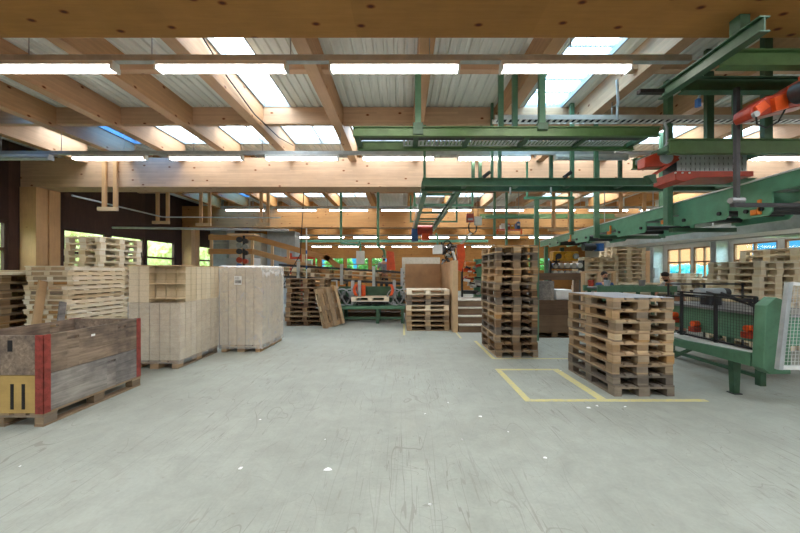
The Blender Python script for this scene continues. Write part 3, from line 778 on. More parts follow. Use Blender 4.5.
# ------------------------------------------------------------------ timber walkway with handrail
r = empty('timber_walkway', (0, 0, 0), 0, 'raised timber walkway and ramp with board handrail behind the packs', 'walkway')
Y0, Y1 = 12.65, 13.6
s_ = Y0/11.0
xa, xb, xc = at(209, 0, Y0).x, at(253, 0, Y0).x, at(344, 0, Y0).x
dz0 = 1.85
MB().box(xa, xb, Y0, Y1, dz0-.06, dz0).build('deck', 'rail_wood', r)
m = MB().prism([(xb+.001, dz0-.06), (xc, .95-.06), (xc, .95), (xb+.001, dz0)], 1, Y0, Y1); m.build('ramp_deck', 'rail_wood', r)
def ry(px, py): return at(px, py, Y0)
for (pa, pb) in (((209, 237.5), (253, 237.5)), ((209, 251.5), (253, 251.5)), ((253, 237.5), (330, 259)), ((253, 251.5), (333, 273)), ((325, 256), (344, 271))):
    a, b = ry(*pa), ry(*pb); MB().bar(a+Vector((0, -.03, 0)), b+Vector((0, -.03, 0)), .03, .2, (0, 0, 1)).build('rail_board', 'rail_wood', r)
for px, top in ((211, 234), (240, 234), (252, 234), (272, 241), (288, 246), (303, 250)):
    a = ry(px, top); zb = dz0 if a.x <= xb else dz0-.9*(a.x-xb)/(xc-xb)
    MB().box(a.x-.05, a.x+.05, Y0, Y0+.06, zb, a.z).build('rail_post', 'lumber', r)
for x in (xa+.1, xb-.1, xb+1.5):
    for y in (Y0+.08, Y1-.1):
        z = dz0-.061 if x <= xb else dz0-.06-.9*(x-xb)/(xc-xb)-.04
        MB().box(x-.06, x+.06, y-.06, y+.06, 0, z).build('support_leg', 'lumber', r)
rebase(r)
solo(MB().box(xa+.5, xa+1.6, Y0+.25, Y0+.85, dz0+.001, dz0+.35), 'machine_housing', 'grey_m', 'grey machine housing standing on the timber walkway', 'machine housing')
# clutter pillar on the walkway (tools / reels)
r = empty('tool_reel_stand', (at(244, 0, 11.6).x, 11.6, 0), 0, 'slim stand with cable reels and a small board roof above the right pack', 'reel stand')
MB().box(-.03, .03, -.03, .03, 0, EYE+1.28).build('post', 'steel_d', r)
MB().box(-.5, .45, -.2, .2, EYE+1.28, EYE+1.33).build('roof_board', 'lumber', r)
for k, (z, mt) in enumerate(((1.13, 'steel_d'), (.93, 'steel'), (.72, 'steel_d'), (.42, 'redorange'), (.2, 'blue'))):
    m = MB().tube((-.12, -.04, EYE+z), (-.12, -.12, EYE+z), .1, 14).tube((.1, -.04, EYE+z-.05), (.1, -.14, EYE+z-.05), .085, 14); m.build('reel', mt, r)

# ------------------------------------------------------------------ silo / cabinets at far left
r = empty('extraction_duct', (-9.45, 17.3, 0), 0, 'tall pale grey extraction duct tower at the far left', 'duct')
MB().box(-.42, .42, -.4, .4, 0, EYE+3.35).build('tower', 'grey_m', r); MB().box(-.44, .44, -.42, -.4, 3.1, 3.16).box(-.44, .44, -.42, -.4, 1.6, 1.66).build('flange', 'galv', r)
for k, (px0, px1, ytop, Y, mt, lb) in enumerate(((229, 261, 233, 16.6, 'beige_m', 'beige steel cabinet right of the grey duct tower'), (267, 295, 231, 17.0, 'grey_m', 'grey steel cabinet behind the timber ramp'))):
    a = at(px0, ytop, Y); b = at(px1, ytop, Y)
    r = empty('machine_cabinet', ((a.x+b.x)/2, Y+.4, 0), 0, lb, 'cabinet', 'steel cabinets at the far left'); w = (b.x-a.x)/2
    MB().box(-w, w, -.38, .4, 0, a.z).build('body', mt, r, .01)
    for s in (-1, 1):
        d = MB().box(min(0, s*w)+.01, max(0, s*w)-.01, -.4, -.381, .1, a.z-.08).build('door', mt, r); MB().box(s*.05-.01, s*.05+.01, -.43, -.401, 1.2, 1.4).build('handle', 'steel_d', d)
# orange machine seen through the ramp
r = empty('orange_machine_frame', (at(300, 0, 14).x, 14.2, 0), 0, 'orange steel machine frame seen behind the timber ramp', 'machine frame')
for x in (-.45, .0, .55): MB().box(x-.04, x+.04, -.04, .04, 0, 2.55-.2*abs(x)).build('post', 'redorange', r)
MB().box(-1.0, .55, -.06, -.041, 2.2, 2.3).build('beam', 'redorange', r); MB().box(-.9, .7, -.06, -.041, 1.6, 1.7).build('beam', 'redorange', r)
MB().box(.1, .5, -.3, -.07, 1.9, 2.15).build('control_box', 'grey_m', r)

# ------------------------------------------------------------------ pallet feed conveyor (dark, two tiers) and repair table
r = empty('pallet_feed_conveyor', (0, 0, 0), 0, 'long dark sloping pallet feed conveyor with grey brackets', 'conveyor')
YC = 11.5
def cz(px, off): return at(px, 265+(px-282)*7.4/118+off, YC)
for off, y in ((0, YC), (11.5, YC), (0, YC+.9), (11.5, YC+.9), (22, YC)):
    a, b = cz(279, off), cz(404, off); a = Vector((a.x, y, a.z)); b = Vector((b.x, y, b.z))
    MB().bar(a, b, .05, .07).build('side_rail', 'steel_d', r)
for px in (299, 342, 374, 402):
    a, b = cz(px, -1), cz(px, 16)
    MB().box(a.x-.05, a.x+.05, YC-.1, YC-.03, b.z, a.z+.12).build('bracket', 'galv', r)
    MB().box(a.x-.04, a.x+.04, YC+.97, YC+1.05, 0, a.z).build('leg', 'steel_d', r)
    MB().bar((a.x, YC-.02, b.z+.05), (a.x, YC+1.0, b.z+.05), .06, .06).build('cross_member', 'steel_d', r)
rebase(r)
for tier, off, lab in ((0, 11.5, 'upper'), (1, 22, 'lower')):
    for k, px in enumerate((293, 327, 361, 393) if tier == 0 else (325, 359, 392)):
        a = cz(px, off)
        if tier == 0:
            q = pallet((a.x, YC+.45, a.z+.045), 0, 'pallet on the %s tier of the feed conveyor, %s from the left' % (lab, ORD[k]), 'pallets on the feed conveyor', ['pal_mix', 'pal_pale', 'pal_mix', 'pal_old'][k])
            q.rotation_euler = (0, R(3.6), 0)
            q2 = pallet((a.x+.01, YC+.45, a.z+.045+.151), 0, 'upper doubled pallet on the feed conveyor, %s from the left' % ORD[k], 'pallets on the feed conveyor', ['pal_pale', 'pal_mix', 'pal_pale', 'pal_mix'][k])
            q2.rotation_euler = (0, R(3.6), 0)
        else:
            q = pallet((a.x, YC+.48, a.z-.07-.05), 0, 'pallet on the %s tier of the feed conveyor, %s from the left' % (lab, ORD[k]), 'pallets on the feed conveyor', 'pal_old'); q.rotation_euler = (0, R(3.6), 0)
YT = 10.55
r = empty('pallet_turning_table', (0, 0, 0), 0, 'low green work table with wheels and clamps in front of the feed conveyor', 'machine table')
xa, xb = at(331, 0, YT).x, at(405.5, 0, YT).x
zt = .56
MB().box(xa, xb, YT, YT+.9, zt-.1, zt).build('table_top', 'green', r)
for x in (xa+.35, (xa+xb)/2+.3, xb-.1):
    for y in (YT+.06, YT+.84): MB().box(x-.05, x+.05, y-.05, y+.05, 0, zt-.101).build('leg', 'green_d', r)
MB().box(xa+.1, xb-.1, YT+.7, YT+.76, zt+.001, zt+.6).build('back_panel', 'green_d', r)
for cx in (at(346, 0, YT).x, at(400, 0, YT).x):
    for dx in (-.16, .12):
        w = MB(); n = 20; rr = .26
        c = Vector((cx+dx, YT+.16, zt+.28))
        pts = [c+Vector((rr*math.cos(2*math.pi*k/n), 0, rr*math.sin(2*math.pi*k/n))) for k in range(n+1)]
        w.path(pts, .022, 6)
        for k in range(3): a = math.pi*k/3; d = Vector((math.cos(a), 0, math.sin(a)))*rr; w.bar(c-d, c+d, .03, .02, (0, 1, 0))
        w.tube(c+Vector((0, -.04, 0)), c+Vector((0, .04, 0)), .05, 12).build('hand_wheel', 'steel', r)
for px in (351, 358, 394):
    x = at(px, 0, YT).x; MB().box(x-.05, x+.05, YT+.32, YT+.42, zt+.001, EYE-.28).build('upright', 'galv', r)
for px, s in ((355, 1), (389.5, -1)):
    a = at(px, 290, YT+.2)
    m = MB(); n = 14; pts = [(a.x-s*.06*math.sin(math.pi*t/n), EYE-.76+.36*t/n) for t in range(n+1)]
    poly = pts+[(p[0]+.09, p[1]) for p in reversed(pts)]
    m.prism(poly, 1, YT+.12, YT+.22); m.build('clamp_guard', 'orange', r)
a = at(361, 288, YT+.4); MB().box(a.x-.14, a.x+.14, YT+.43, YT+.5, a.z-.27, a.z+.1).build('guard_plate', 'orange', r)
for k in range(3): x = at(356+14*k, 0, YT).x; MB().box(x-.03, x+.03, YT+.25, YT+.65, zt+.001, zt+.14).build('roller_rest', 'steel_d', r)
for px in (342, 349, 396, 402):
    x = at(px, 0, YT).x; q = MB().tube((x, YT+.3, zt+.2), (x, YT+.55, zt+.2), .1, 14).build('gear_motor', 'steel_d', r); MB().box(x-.06, x+.06, YT+.26, YT+.299, zt+.32, zt+.46).build('terminal_box', 'grey_m', q)
MB().box(xa+.4, xb-.15, YT+.1, YT+.16, .12, .2).build('lower_rail', 'green_d', r)
MB().box(at(357, 0, YT).x, at(388, 0, YT).x, YT+.3, YT+.5, zt+.03, zt+.1).build('drive_shaft', 'steel_d', r)
rebase(r)
pallet((at(371, 0, YT+.4).x, YT+.42+.0, zt+.142), 0, 'pallet clamped on the low green work table', 'single pallets', 'pal_pale')
pipe([at(318, 281, 10.4), at(318, 300, 10.4)+Vector((0, 0, -.1))], .02, 'galv', 'support_rod', 'short silver rod beside the leaning pallet', 'rod') if False else None
r = empty('glazed_guard_frame', (at(331, 0, 10.9).x, 10.95, 0), 0, 'narrow grey framed guard screen left of the low green table', 'guard screen')
MB().box(-.2, -.16, -.02, .02, 0, 1.38).box(.16, .2, -.02, .02, 0, 1.38).box(-.16, .16, -.02, .02, 1.34, 1.38).box(-.16, .16, -.02, .02, .4, .44).build('frame', 'galv', r)
MB().box(-.159, .159, -.004, .004, .45, 1.339).build('pane', 'glass', r)
solo(MB().box(-2.2, .0, YT+1.15, YT+1.6, 0, .22), 'timber_offcut_pile', 'cratebr', 'low dark pile of timber beams under the feed conveyor', 'timber')
for px, mt in ((344, 'steel_d'), (403, 'grey_m')):
    pass
# dangling controls above
def pendant(px, ptop, pbot, Y, label):
    a = at(px, pbot, Y); b = at(px, ptop, Y)
    r = empty('pendant_control_box', (a.x, Y, a.z), 0, label, 'control box', 'hanging control boxes')
    h = b.z-a.z; MB().box(-.14, .14, -.08, .08, 0, h).build('box', 'white_m', r, .01)
    m = MB().path([(0, 0, h), (0, 0, h+.25), (-.05, 0, h+.35)], .03, 8); m.build('arm', 'green_l', r)
pendant(360.5, 251, 264, 11.6, 'white hanging control box above the feed conveyor')
pendant(437.5, 245, 254, 9.9, 'grey-white control box left of the orange lifter')
for k, (pts, lb) in enumerate(((((333, 230), (341, 239), (341, 243), (358, 245), (360, 251)), 'green swan-neck pipe carrying the white control box'), (((378, 230), (378, 246), (384, 250), (385, 258)), 'green bent pipe above the grey-shirted worker'))):
    P = [at(px, py, 11.6) for px, py in pts]; P[0] = Vector((P[1].x, 11.6, EYE+3.0))
    if k == 0: P[-1].z += .36
    pipe(P, .045, 'green_l', 'support_pipe', lb, 'pipe', 'green bent pipes')
for k, (px, py0, py1, Y) in enumerate(((390, 252, 270, 11.9),)):
    a = at(px, py1, Y); b = at(px-1.5, py0, Y)
    solo(MB().prism([(a.x-.12, a.z), (a.x+.2, a.z), (a.x+.14, b.z), (a.x-.12, b.z+.05)], 1, Y-.05, Y+.05), 'guard_panel', 'orange', 'upright orange guard panel right of the grey-shirted worker', 'guard panel')
# platform for the far worker
solo(MB().box(-2.6, .9, 13.4, 14.6, 0, .62), 'work_platform', 'cratebr', 'wooden work platform behind the feed conveyor', 'platform')

# ------------------------------------------------------------------ partition, tall panel, steps
Yp = 11.5-.04
r = empty('plywood_partition', (0, 0, 0), 0, 'brown plywood partition behind the short pallet stack', 'partition')
a = at(405.2, 264, Yp); b = at(441, 264, Yp)
MB().box(a.x, b.x, Yp, Yp+.03, EYE-.55, a.z).build('upper_panel', 'ply', r)
MB().box(a.x, b.x, Yp, Yp+.03, 0, EYE-.56).build('lower_panel', 'ply', r)
m = MB(); c = Vector((at(452, 0, 9.2).x, 9.55)); d = Vector((b.x, Yp))
m.add([(d.x, d.y, .0), (c.x, c.y, .0), (c.x, c.y, EYE+.3), (d.x, d.y, a.z), (d.x+.03, d.y, 0), (c.x+.03, c.y, 0), (c.x+.03, c.y, EYE+.3), (d.x+.03, d.y, a.z)], [(0,1,2,3),(7,6,5,4),(0,4,5,1),(1,5,6,2),(2,6,7,3),(3,7,4,0)])
m.build('side_panel', 'ply', r); rebase(r)
solo(MB().box(1.36, 1.50, 9.0, 9.5, 0, EYE+.32), 'chipboard_panel', 'ply2', 'tall pale chipboard panel left of the wooden steps', 'panel', None, .004)
solo(MB().bar((1.44, 9.08, EYE+.33), (1.36, 9.0, EYE+.55), .05, .05), 'air_hose_end', 'white_m', 'white hose end on top of the tall chipboard panel', 'hose')
r = empty('wooden_steps', (2.35, 9.0, 0), 0, 'dark wooden steps with pale edges beside the tall centre stack', 'steps')
for k in range(4):
    z1 = .205*(k+1); y0 = .28*k
    MB().box(-.82, .82, y0, y0+.30 if k < 3 else y0+.9, 0, z1-.03).build('riser', 'step', r)
    MB().box(-.82, .82, y0-.015, y0+(.265 if k < 3 else .9), z1-.029, z1).build('tread', 'nosing', r)

# ------------------------------------------------------------------ orange lifter unit over the steps
Yl = 10.4
r = empty('suction_lifter', (0, 0, 0), 0, 'orange suction lifter with coiled hoses above the wooden steps', 'lifter')
a, b = at(457, 270, Yl), at(464, 244, Yl)
MB().prism([(a.x, a.z), (a.x+.14, a.z-.05), (b.x+.03, b.z-.4), (b.x, b.z), (a.x+.0, b.z-.03)], 1, Yl-.07, Yl+.07).build('shield', 'orange', r)
m = MB()
for k in range(8):
    c = at(449+rnd.uniform(-4, 5), 252+rnd.uniform(-7, 8), Yl+.1); rr = rnd.uniform(.08, .17); n = 16; tl = rnd.uniform(-.6, .6)
    m.path([c+Vector((rr*math.cos(2*math.pi*t/n), rr*math.sin(2*math.pi*t/n)*tl, rr*math.sin(2*math.pi*t/n)*1.2)) for t in range(n+1)], .016, 6)
m.build('hose', 'rubber', r)
m = MB()
for k in range(7): c = at(448+rnd.uniform(-5, 6), 253+rnd.uniform(-7, 7), Yl+.03); m.tube(c, c+Vector((rnd.uniform(-.1, .1), .1, rnd.uniform(-.1, .1))), .04, 10)
m.build('valve', 'steel', r)
for k in range(12):
    c = at(448+rnd.uniform(-7, 8), 253+rnd.uniform(-9, 11), Yl+rnd.uniform(-.05, .3)); d = Vector((rnd.uniform(-1, 1), rnd.uniform(-.3, .3), rnd.uniform(-1, 1))).normalized()*rnd.uniform(.08, .2)
    MB().tube(c-d*.5, c+d*.5, rnd.uniform(.02, .045), 10).build('air_cylinder', rnd.choice(['steel', 'steel_d', 'galv', 'black']), r)
c1_, c2_ = at(461, 244, Yl), at(471, 233, Yl); MB().tube(c1_, c2_, .04).build('cylinder', 'white_m', r)
m = MB(); c = at(473, 227, Yl); n = 18
for k in range(3): m.path([c+Vector((.13*math.cos(2*math.pi*t/n), .05*k, .2*math.sin(2*math.pi*t/n))) for t in range(n+1)], .014, 6)
m.build('coiled_hose', 'rubber', r)
m = MB().tube((c.x, Yl, c.z+.2), (c.x, Yl, EYE+3.0), .015, 6); m.build('suspension_cable', 'steel_d', r)
rebase(r)
for k, (px, py, mt, lb) in enumerate(((470, 218, 'redorange', 'small red socket box hanging above the coiled hose'), (478, 221, 'white_m', 'small white switch box next to the red socket box'))):
    a = at(px, py, 10.2); r = empty('socket_box', (a.x, 10.2, a.z-.13), 0, lb, 'socket box')
    MB().box(-.11, .11, -.06, .06, 0, .26).build('housing', mt, r, .01); MB().box(-.08, .08, -.07, -.061, .05, .12).build('cover', 'grey_m' if k == 0 else 'white_m', r)
    MB().tube((0, 0, .26), (0, 0, EYE+3.0-(a.z-.13)), .01, 6).build('cable', 'rubber', r)
# orange nailing machine
r = empty('nailing_machine', (0, 0, 0), 0, 'orange and yellow nailing machine behind the wooden steps', 'machine')
Yn = 11.3
for px, py, w, h, mt in ((470, 264, .34, .14, 'orange_y'), (467, 270, .3, .12, 'orange'), (472, 275, .26, .1, 'orange_y'), (468, 279, .36, .08, 'redorange'), (474, 284, .4, .12, 'white_m'), (470, 292, .5, .12, 'steel_d')):
    a = at(px, py, Yn); MB().box(a.x-w/2, a.x+w/2, Yn-.15, Yn+.15, a.z-h/2, a.z+h/2).build('head_unit', mt, r, .01)
for k in range(16):
    c = at(rnd.uniform(462, 480), rnd.uniform(262, 298), Yn-rnd.uniform(.16, .3)); w_ = rnd.uniform(.05, .14)
    if k % 2: MB().obox(c, (w_*1.6, .12, w_*.7), (0, rnd.uniform(-.4, .4), 0)).build('clamp_block', rnd.choice(['orange', 'orange_y', 'steel', 'redorange', 'white_m']), r)
    else: MB().tube(c-Vector((w_, 0, 0)), c+Vector((w_, 0, rnd.uniform(-.1, .1))), .025, 8).build('air_cylinder', rnd.choice(['steel', 'steel_d', 'galv']), r)
a = at(478, 262, Yn+.3); MB().box(a.x-.15, a.x+.2, Yn+.2, Yn+.35, .0, a.z+.1).build('column', 'green_l', r)
a = at(462, 262, Yn); MB().box(a.x-.03, a.x+.03, Yn-.05, Yn+.05, .0, a.z+.1).build('column', 'steel_d', r)
MB().box(at(460, 0, Yn).x, at(484, 0, Yn).x, Yn-.25, Yn+.2, .6, .8).build('table', 'steel', r)
rebase(r)

# ------------------------------------------------------------------ crates behind centre stack
Yk = 8.25
pallet((3.82, Yk+.45, 0), 0, 'dark pallet under the brown wooden crates', 'single pallets', 'pal_brown')
def crate(x0, x1, y0, y1, z0, z1, mat, label):
    r = empty('wooden_crate', ((x0+x1)/2, (y0+y1)/2, z0), 0, label, 'crate', 'brown wooden crates'); w, d, h = (x1-x0)/2, (y1-y0)/2, z1-z0
    for s in (-1, 1):
        MB().box(-w, w, s*d, s*(d-.025), 0, h).build('side_board', mat, r); MB().box(s*w, s*(w-.025), -d+.026, d-.026, 0, h).build('end_board', mat, r)
        MB().box(s*w, s*(w-.08), -d-.012, -d-.001, 0, h).build('corner_batten', mat, r)
    MB().box(-w+.026, w-.026, -d+.026, d-.026, 0, .03).build('bottom', mat, r)
crate(3.25, 4.4, Yk+.04, Yk+.84, .146, .56, 'cratebr', 'lower brown wooden crate behind the tall centre stack')
crate(3.25, 4.4, Yk+.04, Yk+.84, .562, .94, 'cratebr', 'upper brown wooden crate behind the tall centre stack')
crate(3.3, 3.82, Yk+.1, Yk+.7, .942, 1.42, 'grey_board', 'grey wooden box on top of the brown crates')
solo(MB().box(3.9, 4.3, Yk+.15, Yk+.6, .943, 1.2), 'carton', 'paper', 'white carton on the brown crates next to the grey box', 'carton', None, .01)
solo(MB().box(3.2, 5.2, 9.55, 9.7, 1.42, 1.62), 'timber_beam', 'cratebr', 'thick brown timber beam lying across behind the crates', 'beam')
r = empty('trestle_frame', (4.2, 9.62, 0), 0, 'plain timber trestle under the thick brown beam', 'trestle')
for x in (-.85, .85): MB().box(x-.05, x+.05, -.06, .06, 0, 1.419).build('leg', 'cratebr', r)
MB().box(-.8, .8, -.03, .03, .6, .7).build('crossbar', 'cratebr', r)
# spool rack
Ys = 11.2
r = empty('spool_rack', (at(568, 0, Ys).x, Ys+.1, 0), 0, 'dark rack of wire spools below the yellow machine', 'rack')
for x in (-.56, .56): MB().box(x-.03, x+.03, -.05, .25, 0, 2.05).build('upright', 'steel_d', r)
for z in (1.52, 1.78): MB().box(-.53, .53, -.12, .25, z-.025, z).build('shelf', 'steel_d', r)
n = 0
for ro in range(2):
    for k in range(5):
        x = at(568, 0, Ys).x-.42+.21*k; z = (1.521, 1.781)[ro]
        q = empty('wire_spool', (x, Ys+.1, z), 0, 'wire spool on the %s shelf of the dark rack, %s from the left' % (('lower', 'upper')[ro], ORD[k]), 'wire spool', 'wire spools on the rack')
        MB().tube((0, -.08, .09), (0, .1, .09), .085, 14).build('winding', ['spool', 'spool', 'blue', 'spool', 'spool'][(k+ro*2) % 5], q)
        MB().tube((0, -.1, .09), (0, -.081, .09), .09, 14).build('flange', 'white_m', q)
r = empty('yellow_nail_gun_unit', (0, 0, 0), 0, 'yellow machine head above the wire spool rack', 'machine')
a, b = at(552, 261, 10.9), at(577, 250, 10.9)
MB().box(a.x, b.x, 10.8, 11.1, a.z, b.z-.05).build('housing', 'yellow', r, .02)
for k in range(3): x = a.x+.15+.28*k; MB().tube((x, 10.79, a.z+.15), (x, 10.72, a.z+.15), .09, 12).build('cap', ['steel_d', 'yellow', 'steel'][k], r)
m = MB(); c = at(556, 262, 10.8)
for k in range(5): an = math.pi*2*k/5+.3; m.bar(c, c+Vector((.13*math.cos(an), 0, .13*math.sin(an))), .04, .04, (0, 1, 0))
m.build('star_knob', 'black', r)
MB().box(a.x+.3, a.x+.4, 10.9, 11.0, b.z-.05, EYE+.81).build('mount', 'green_d', r)
rebase(r)
r = empty('electric_motor', (0, 0, 0), 0, 'dark electric motor hanging left of the twin stacks', 'motor')
c = at(588, 247, 9.5); MB().tube(c+Vector((-.14, 0, 0)), c+Vector((.12, 0, 0)), .11, 16).build('housing', 'steel_d', r); MB().tube(c+Vector((.121, 0, 0)), c+Vector((.2, 0, 0)), .09, 16).build('fan_cover', 'black', r)
MB().box(c.x+.24, c.x+.4, c.y-.1, c.y+.1, c.z-.12, c.z+.1).build('terminal_box', 'blue', r)
MB().box(c.x-.03, c.x+.03, c.y-.03, c.y+.03, c.z+.1, EYE+1.05).build('bracket', 'green_d', r); rebase(r)
# timber stand around the blue-shirted worker
r = empty('timber_stand', (0, 0, 0), 0, 'light timber frame around the blue-shirted worker', 'timber frame')
Yf = 9.2
for px in (583, 598.5, 613.5):
    x = at(px, 0, Yf).x; MB().box(x-.04, x+.04, Yf-.04, Yf+.04, 0, EYE-.03).build('post', 'lumber', r)
a, b = at(581, 272.5, Yf), at(615, 272.5, Yf); MB().box(a.x, b.x, Yf-.05, Yf+.05, EYE-.029, EYE+.02).build('top_rail', 'lumber', r); rebase(r)
# green conveyor line behind near right stack
r = empty('roller_conveyor', (0, 0, 0), 0, 'long green roller conveyor behind the near right stack', 'conveyor')
for y in (7.7, 8.3): MB().box(4.55, 6.4, y, y+.05, 1.18, 1.32).build('side_rail', 'green', r)
for k in range(11): x = 4.65+.165*k; MB().tube((x, 7.752, 1.27), (x, 8.298, 1.27), .03, 10).build('roller', 'steel', r)
for x in (4.7, 5.5, 6.3):
    for y in (7.725, 8.325): MB().box(x-.035, x+.035, y-.024, y+.024, 0, 1.179).build('leg', 'green_d', r)
rebase(r)
for k, px in enumerate((591, 607, 642)):
    c = at(px, 286, 8.0); r = empty('small_container', (c.x, 8.0, 1.302), 0, ['red plastic tub on the long green roller conveyor', 'grey tin on the long green roller conveyor, under the worker', 'silver tin at the right end of the long green roller conveyor'][k], 'container')
    MB().tube((0, 0, 0), (0, 0, .14), .06, 14, .07).build('tub', ['redorange', 'grey_m', 'steel'][k], r); MB().tube((0, 0, .141), (0, 0, .155), .075, 14).build('lid', ['redorange', 'grey_m', 'steel'][k], r)

# ------------------------------------------------------------------ right guarded machine
r = empty('guarded_conveyor_end', (0, 0, 0), 0, 'green conveyor end with dark mesh guard and thick leg at right', 'machine')
X = 4.5
MB().prism([(4.2, .45), (5.5, .45), (5.5, .56), (4.2, .62)], 0, X-.08, X+.06).build('lower_beam', 'green', r, .004)
MB().prism([(X-.02, .4), (X+.24, .4), (X+.24, 1.28), (X+.06, 1.34), (X-.06, 1.24), (X-.1, .47)], 1, 4.03, 4.17).build('end_plate', 'green', r, .008)
MB().prism([(X-.02, 0), (X+.05, 0), (X+.07, .449), (X-.04, .449)], 1, 4.46, 4.53).build('leg', 'green_d', r)
MB().box(X-.04, X+.07, 4.44, 4.55, 0, .01).build('foot_plate', 'steel_d', r)
for y in (4.21, 4.75, 5.33): MB().box(X-.02, X+.02, y-.014, y+.014, .62, 1.33).build('guard_post', 'black', r)
for z in (.66, 1.33, 1.29): MB().box(X-.015, X+.015, 4.2, 5.4, z-.012, z+.012).build('guard_rail', 'black', r)
MB().box(X-.03, X+.08, 4.2, 5.5, .575, .635).build('roller_strip', 'white_m', r)
m = MB()
def grid(m, pts, n1, n2, rad):
    a, b, c, d = [Vector(p) for p in pts]
    for i in range(n1+1): t = i/n1; m.bar(a.lerp(b, t), d.lerp(c, t), rad, rad)
    for j in range(n2+1): t = j/n2; m.bar(a.lerp(d, t), b.lerp(c, t), rad, rad, (1, 0, 0))
grid(m, [(X, 4.22, .68), (X, 5.32, .68), (X, 5.32, 1.28), (X, 4.22, 1.28)], 28, 15, .0028)
m.build('wire_mesh', 'steel_d', r)
rebase(r)
r = empty('mesh_guard', (0, 0, 0), 0, 'pale grey framed wire mesh guard at the right edge', 'mesh guard')
yg = 3.9
MB().bar((4.56, yg, 1.53), (4.44, yg, .5), .05, .05, (0, 1, 0)).build('frame_post', 'galv', r)
MB().box(4.42, 6.2, yg-.02, yg+.02, .5, .54).build('bottom_rail', 'white_m', r); MB().box(4.56, 6.2, yg-.02, yg+.02, 1.49, 1.53).build('top_rail', 'white_m', r)
MB().box(6.14, 6.2, yg-.02, yg+.02, .0, 1.489).build('frame_post', 'white_m', r); MB().box(5.2, 5.25, yg+.0, yg+.04, 0, .499).build('leg', 'white_m', r)
m = MB(); grid(m, [(4.46, yg, .55), (6.14, yg, .55), (6.14, yg, 1.49), (4.55, yg, 1.49)], 40, 23, .0032); m.build('wire_mesh', 'white_m', r); rebase(r)
r = empty('chain_conveyor_table', (0, 0, 0), 0, 'green chain conveyor bed with orange motors behind the dark mesh guard', 'conveyor')
MB().box(5.15, 5.25, 4.6, 6.6, .62, 1.02).build('side_panel', 'green', r); MB().box(6.3, 6.4, 4.6, 6.6, .62, 1.02).build('side_panel', 'green', r)
MB().box(5.1, 6.45, 4.55, 6.65, 1.021, 1.06).build('bed', 'steel', r)
MB().box(5.26, 6.29, 4.6, 4.66, .62, 1.02).build('end_panel', 'green_l', r)
for x in (5.2, 6.35):
    for y in (4.8, 6.4): MB().box(x-.04, x+.04, y-.04, y+.04, 0, .619).build('leg', 'green_d', r)
MB().bar((5.2, 6.3, .05), (5.2, 5.4, .6), .05, .05).build('brace', 'green_d', r); MB().box(5.17, 5.23, 4.85, 6.35, .1, .15).build('tie_bar', 'green_d', r)
for y, z in ((6.2, .85), (5.75, .75), (4.85, .82)):
    q = MB().tube((5.14, y, z), (5.04, y, z), .05, 14).build('orange_motor', 'orange', r); MB().box(5.02, 5.14, y-.06, y+.06, z-.14, z-.051).build('gearbox', 'redorange', q)
m = MB()
for k in range(3):
    m.path([(5.4, 6.2-.3*k, 1.3), (5.45, 5.9-.3*k, 1.28-.05*k), (5.5, 5.5-.2*k, 1.2), (5.55, 5.1, 1.08)], .018, 6)
m.build('hose', 'rubber', r)
q = MB().tube((5.3, 5.95, 1.28), (5.75, 5.95, 1.28), .085, 14).build('motor', 'grey_m', r); MB().tube((5.75, 5.95, 1.28), (5.85, 5.95, 1.28), .08, 14).build('fan_cover', 'black', q)
MB().box(5.45, 5.65, 5.85, 6.05, 1.061, 1.2).build('motor_foot', 'steel_d', r)
rebase(r)
# pale table/fence behind guard
r = empty('pipe_railing', (0, 0, 0), 0, 'thin dark pipe railing in front of the white-wood stacks', 'railing')
for x in (5.55, 6.3, 7.1): MB().tube((x, 6.9, 0), (x, 6.9, 1.42), .02, 8).build('post', 'black', r)
for z in (1.4, 1.15): MB().tube((5.5, 6.9, z), (7.15, 6.9, z), .017, 8).build('rail', 'black', r)
rebase(r)

# ------------------------------------------------------------------ overhead green steelwork
def ztop(x, w, z=3.445):
    for q in raf:
        if x+w > q-.01 and x-w < q+.21: return EYE+2.998
    return EYE+z
def channel(m, p, q, w, h, t=.012):
    """C / I profile bar between two points"""
    p = Vector(p); q = Vector(q); up = Vector((0, 0, 1)); d = (q-p).normalized(); sd = d.cross(up).normalized()
    m.bar(p, q, t, h-2*t)
    for s in (1, -1): o = up*s*(h/2-t/2); m.bar(p+o, q+o, w, t)
r = empty('overhead_roller_track', (0, 0, 0), 0, 'long green overhead track with perforated tray below the nearest lamps', 'overhead track')
ya, yb = 4.9, 5.45; z0 = EYE+2.08; x0, x1 = -.74, 3.8
for y in (ya, yb):
    m = MB(); channel(m, (x0, y, z0), (x1, y, z0), .07, .14); m.build('side_rail', 'green_o', r)
MB().box(x0+.05, x1-.05, ya+.04, ya+.24, z0-.03, z0-.02).build('dark_tray', 'steel_d', r)
m = MB(); nx = 60
for k in range(nx):   # perforated tray: bars with gaps
    x = .0+3.6*k/nx; m.box(x, x+.035, ya+.27, ya+.47, z0-.02, z0-.012)
m.box(.0, 3.6, ya+.245, ya+.27, z0-.02, z0-.012); m.box(0, 3.6, ya+.47, ya+.51, z0-.02, z0-.012)
m.build('perforated_tray', 'galv', r)
for x in (-.7, .2, 1.0, 1.9, 2.8, 3.7): m = MB().box(x-.04, x+.04, ya+.036, yb-.036, z0-.04, z0+.04); m.build('cross_member', 'green_d', r)
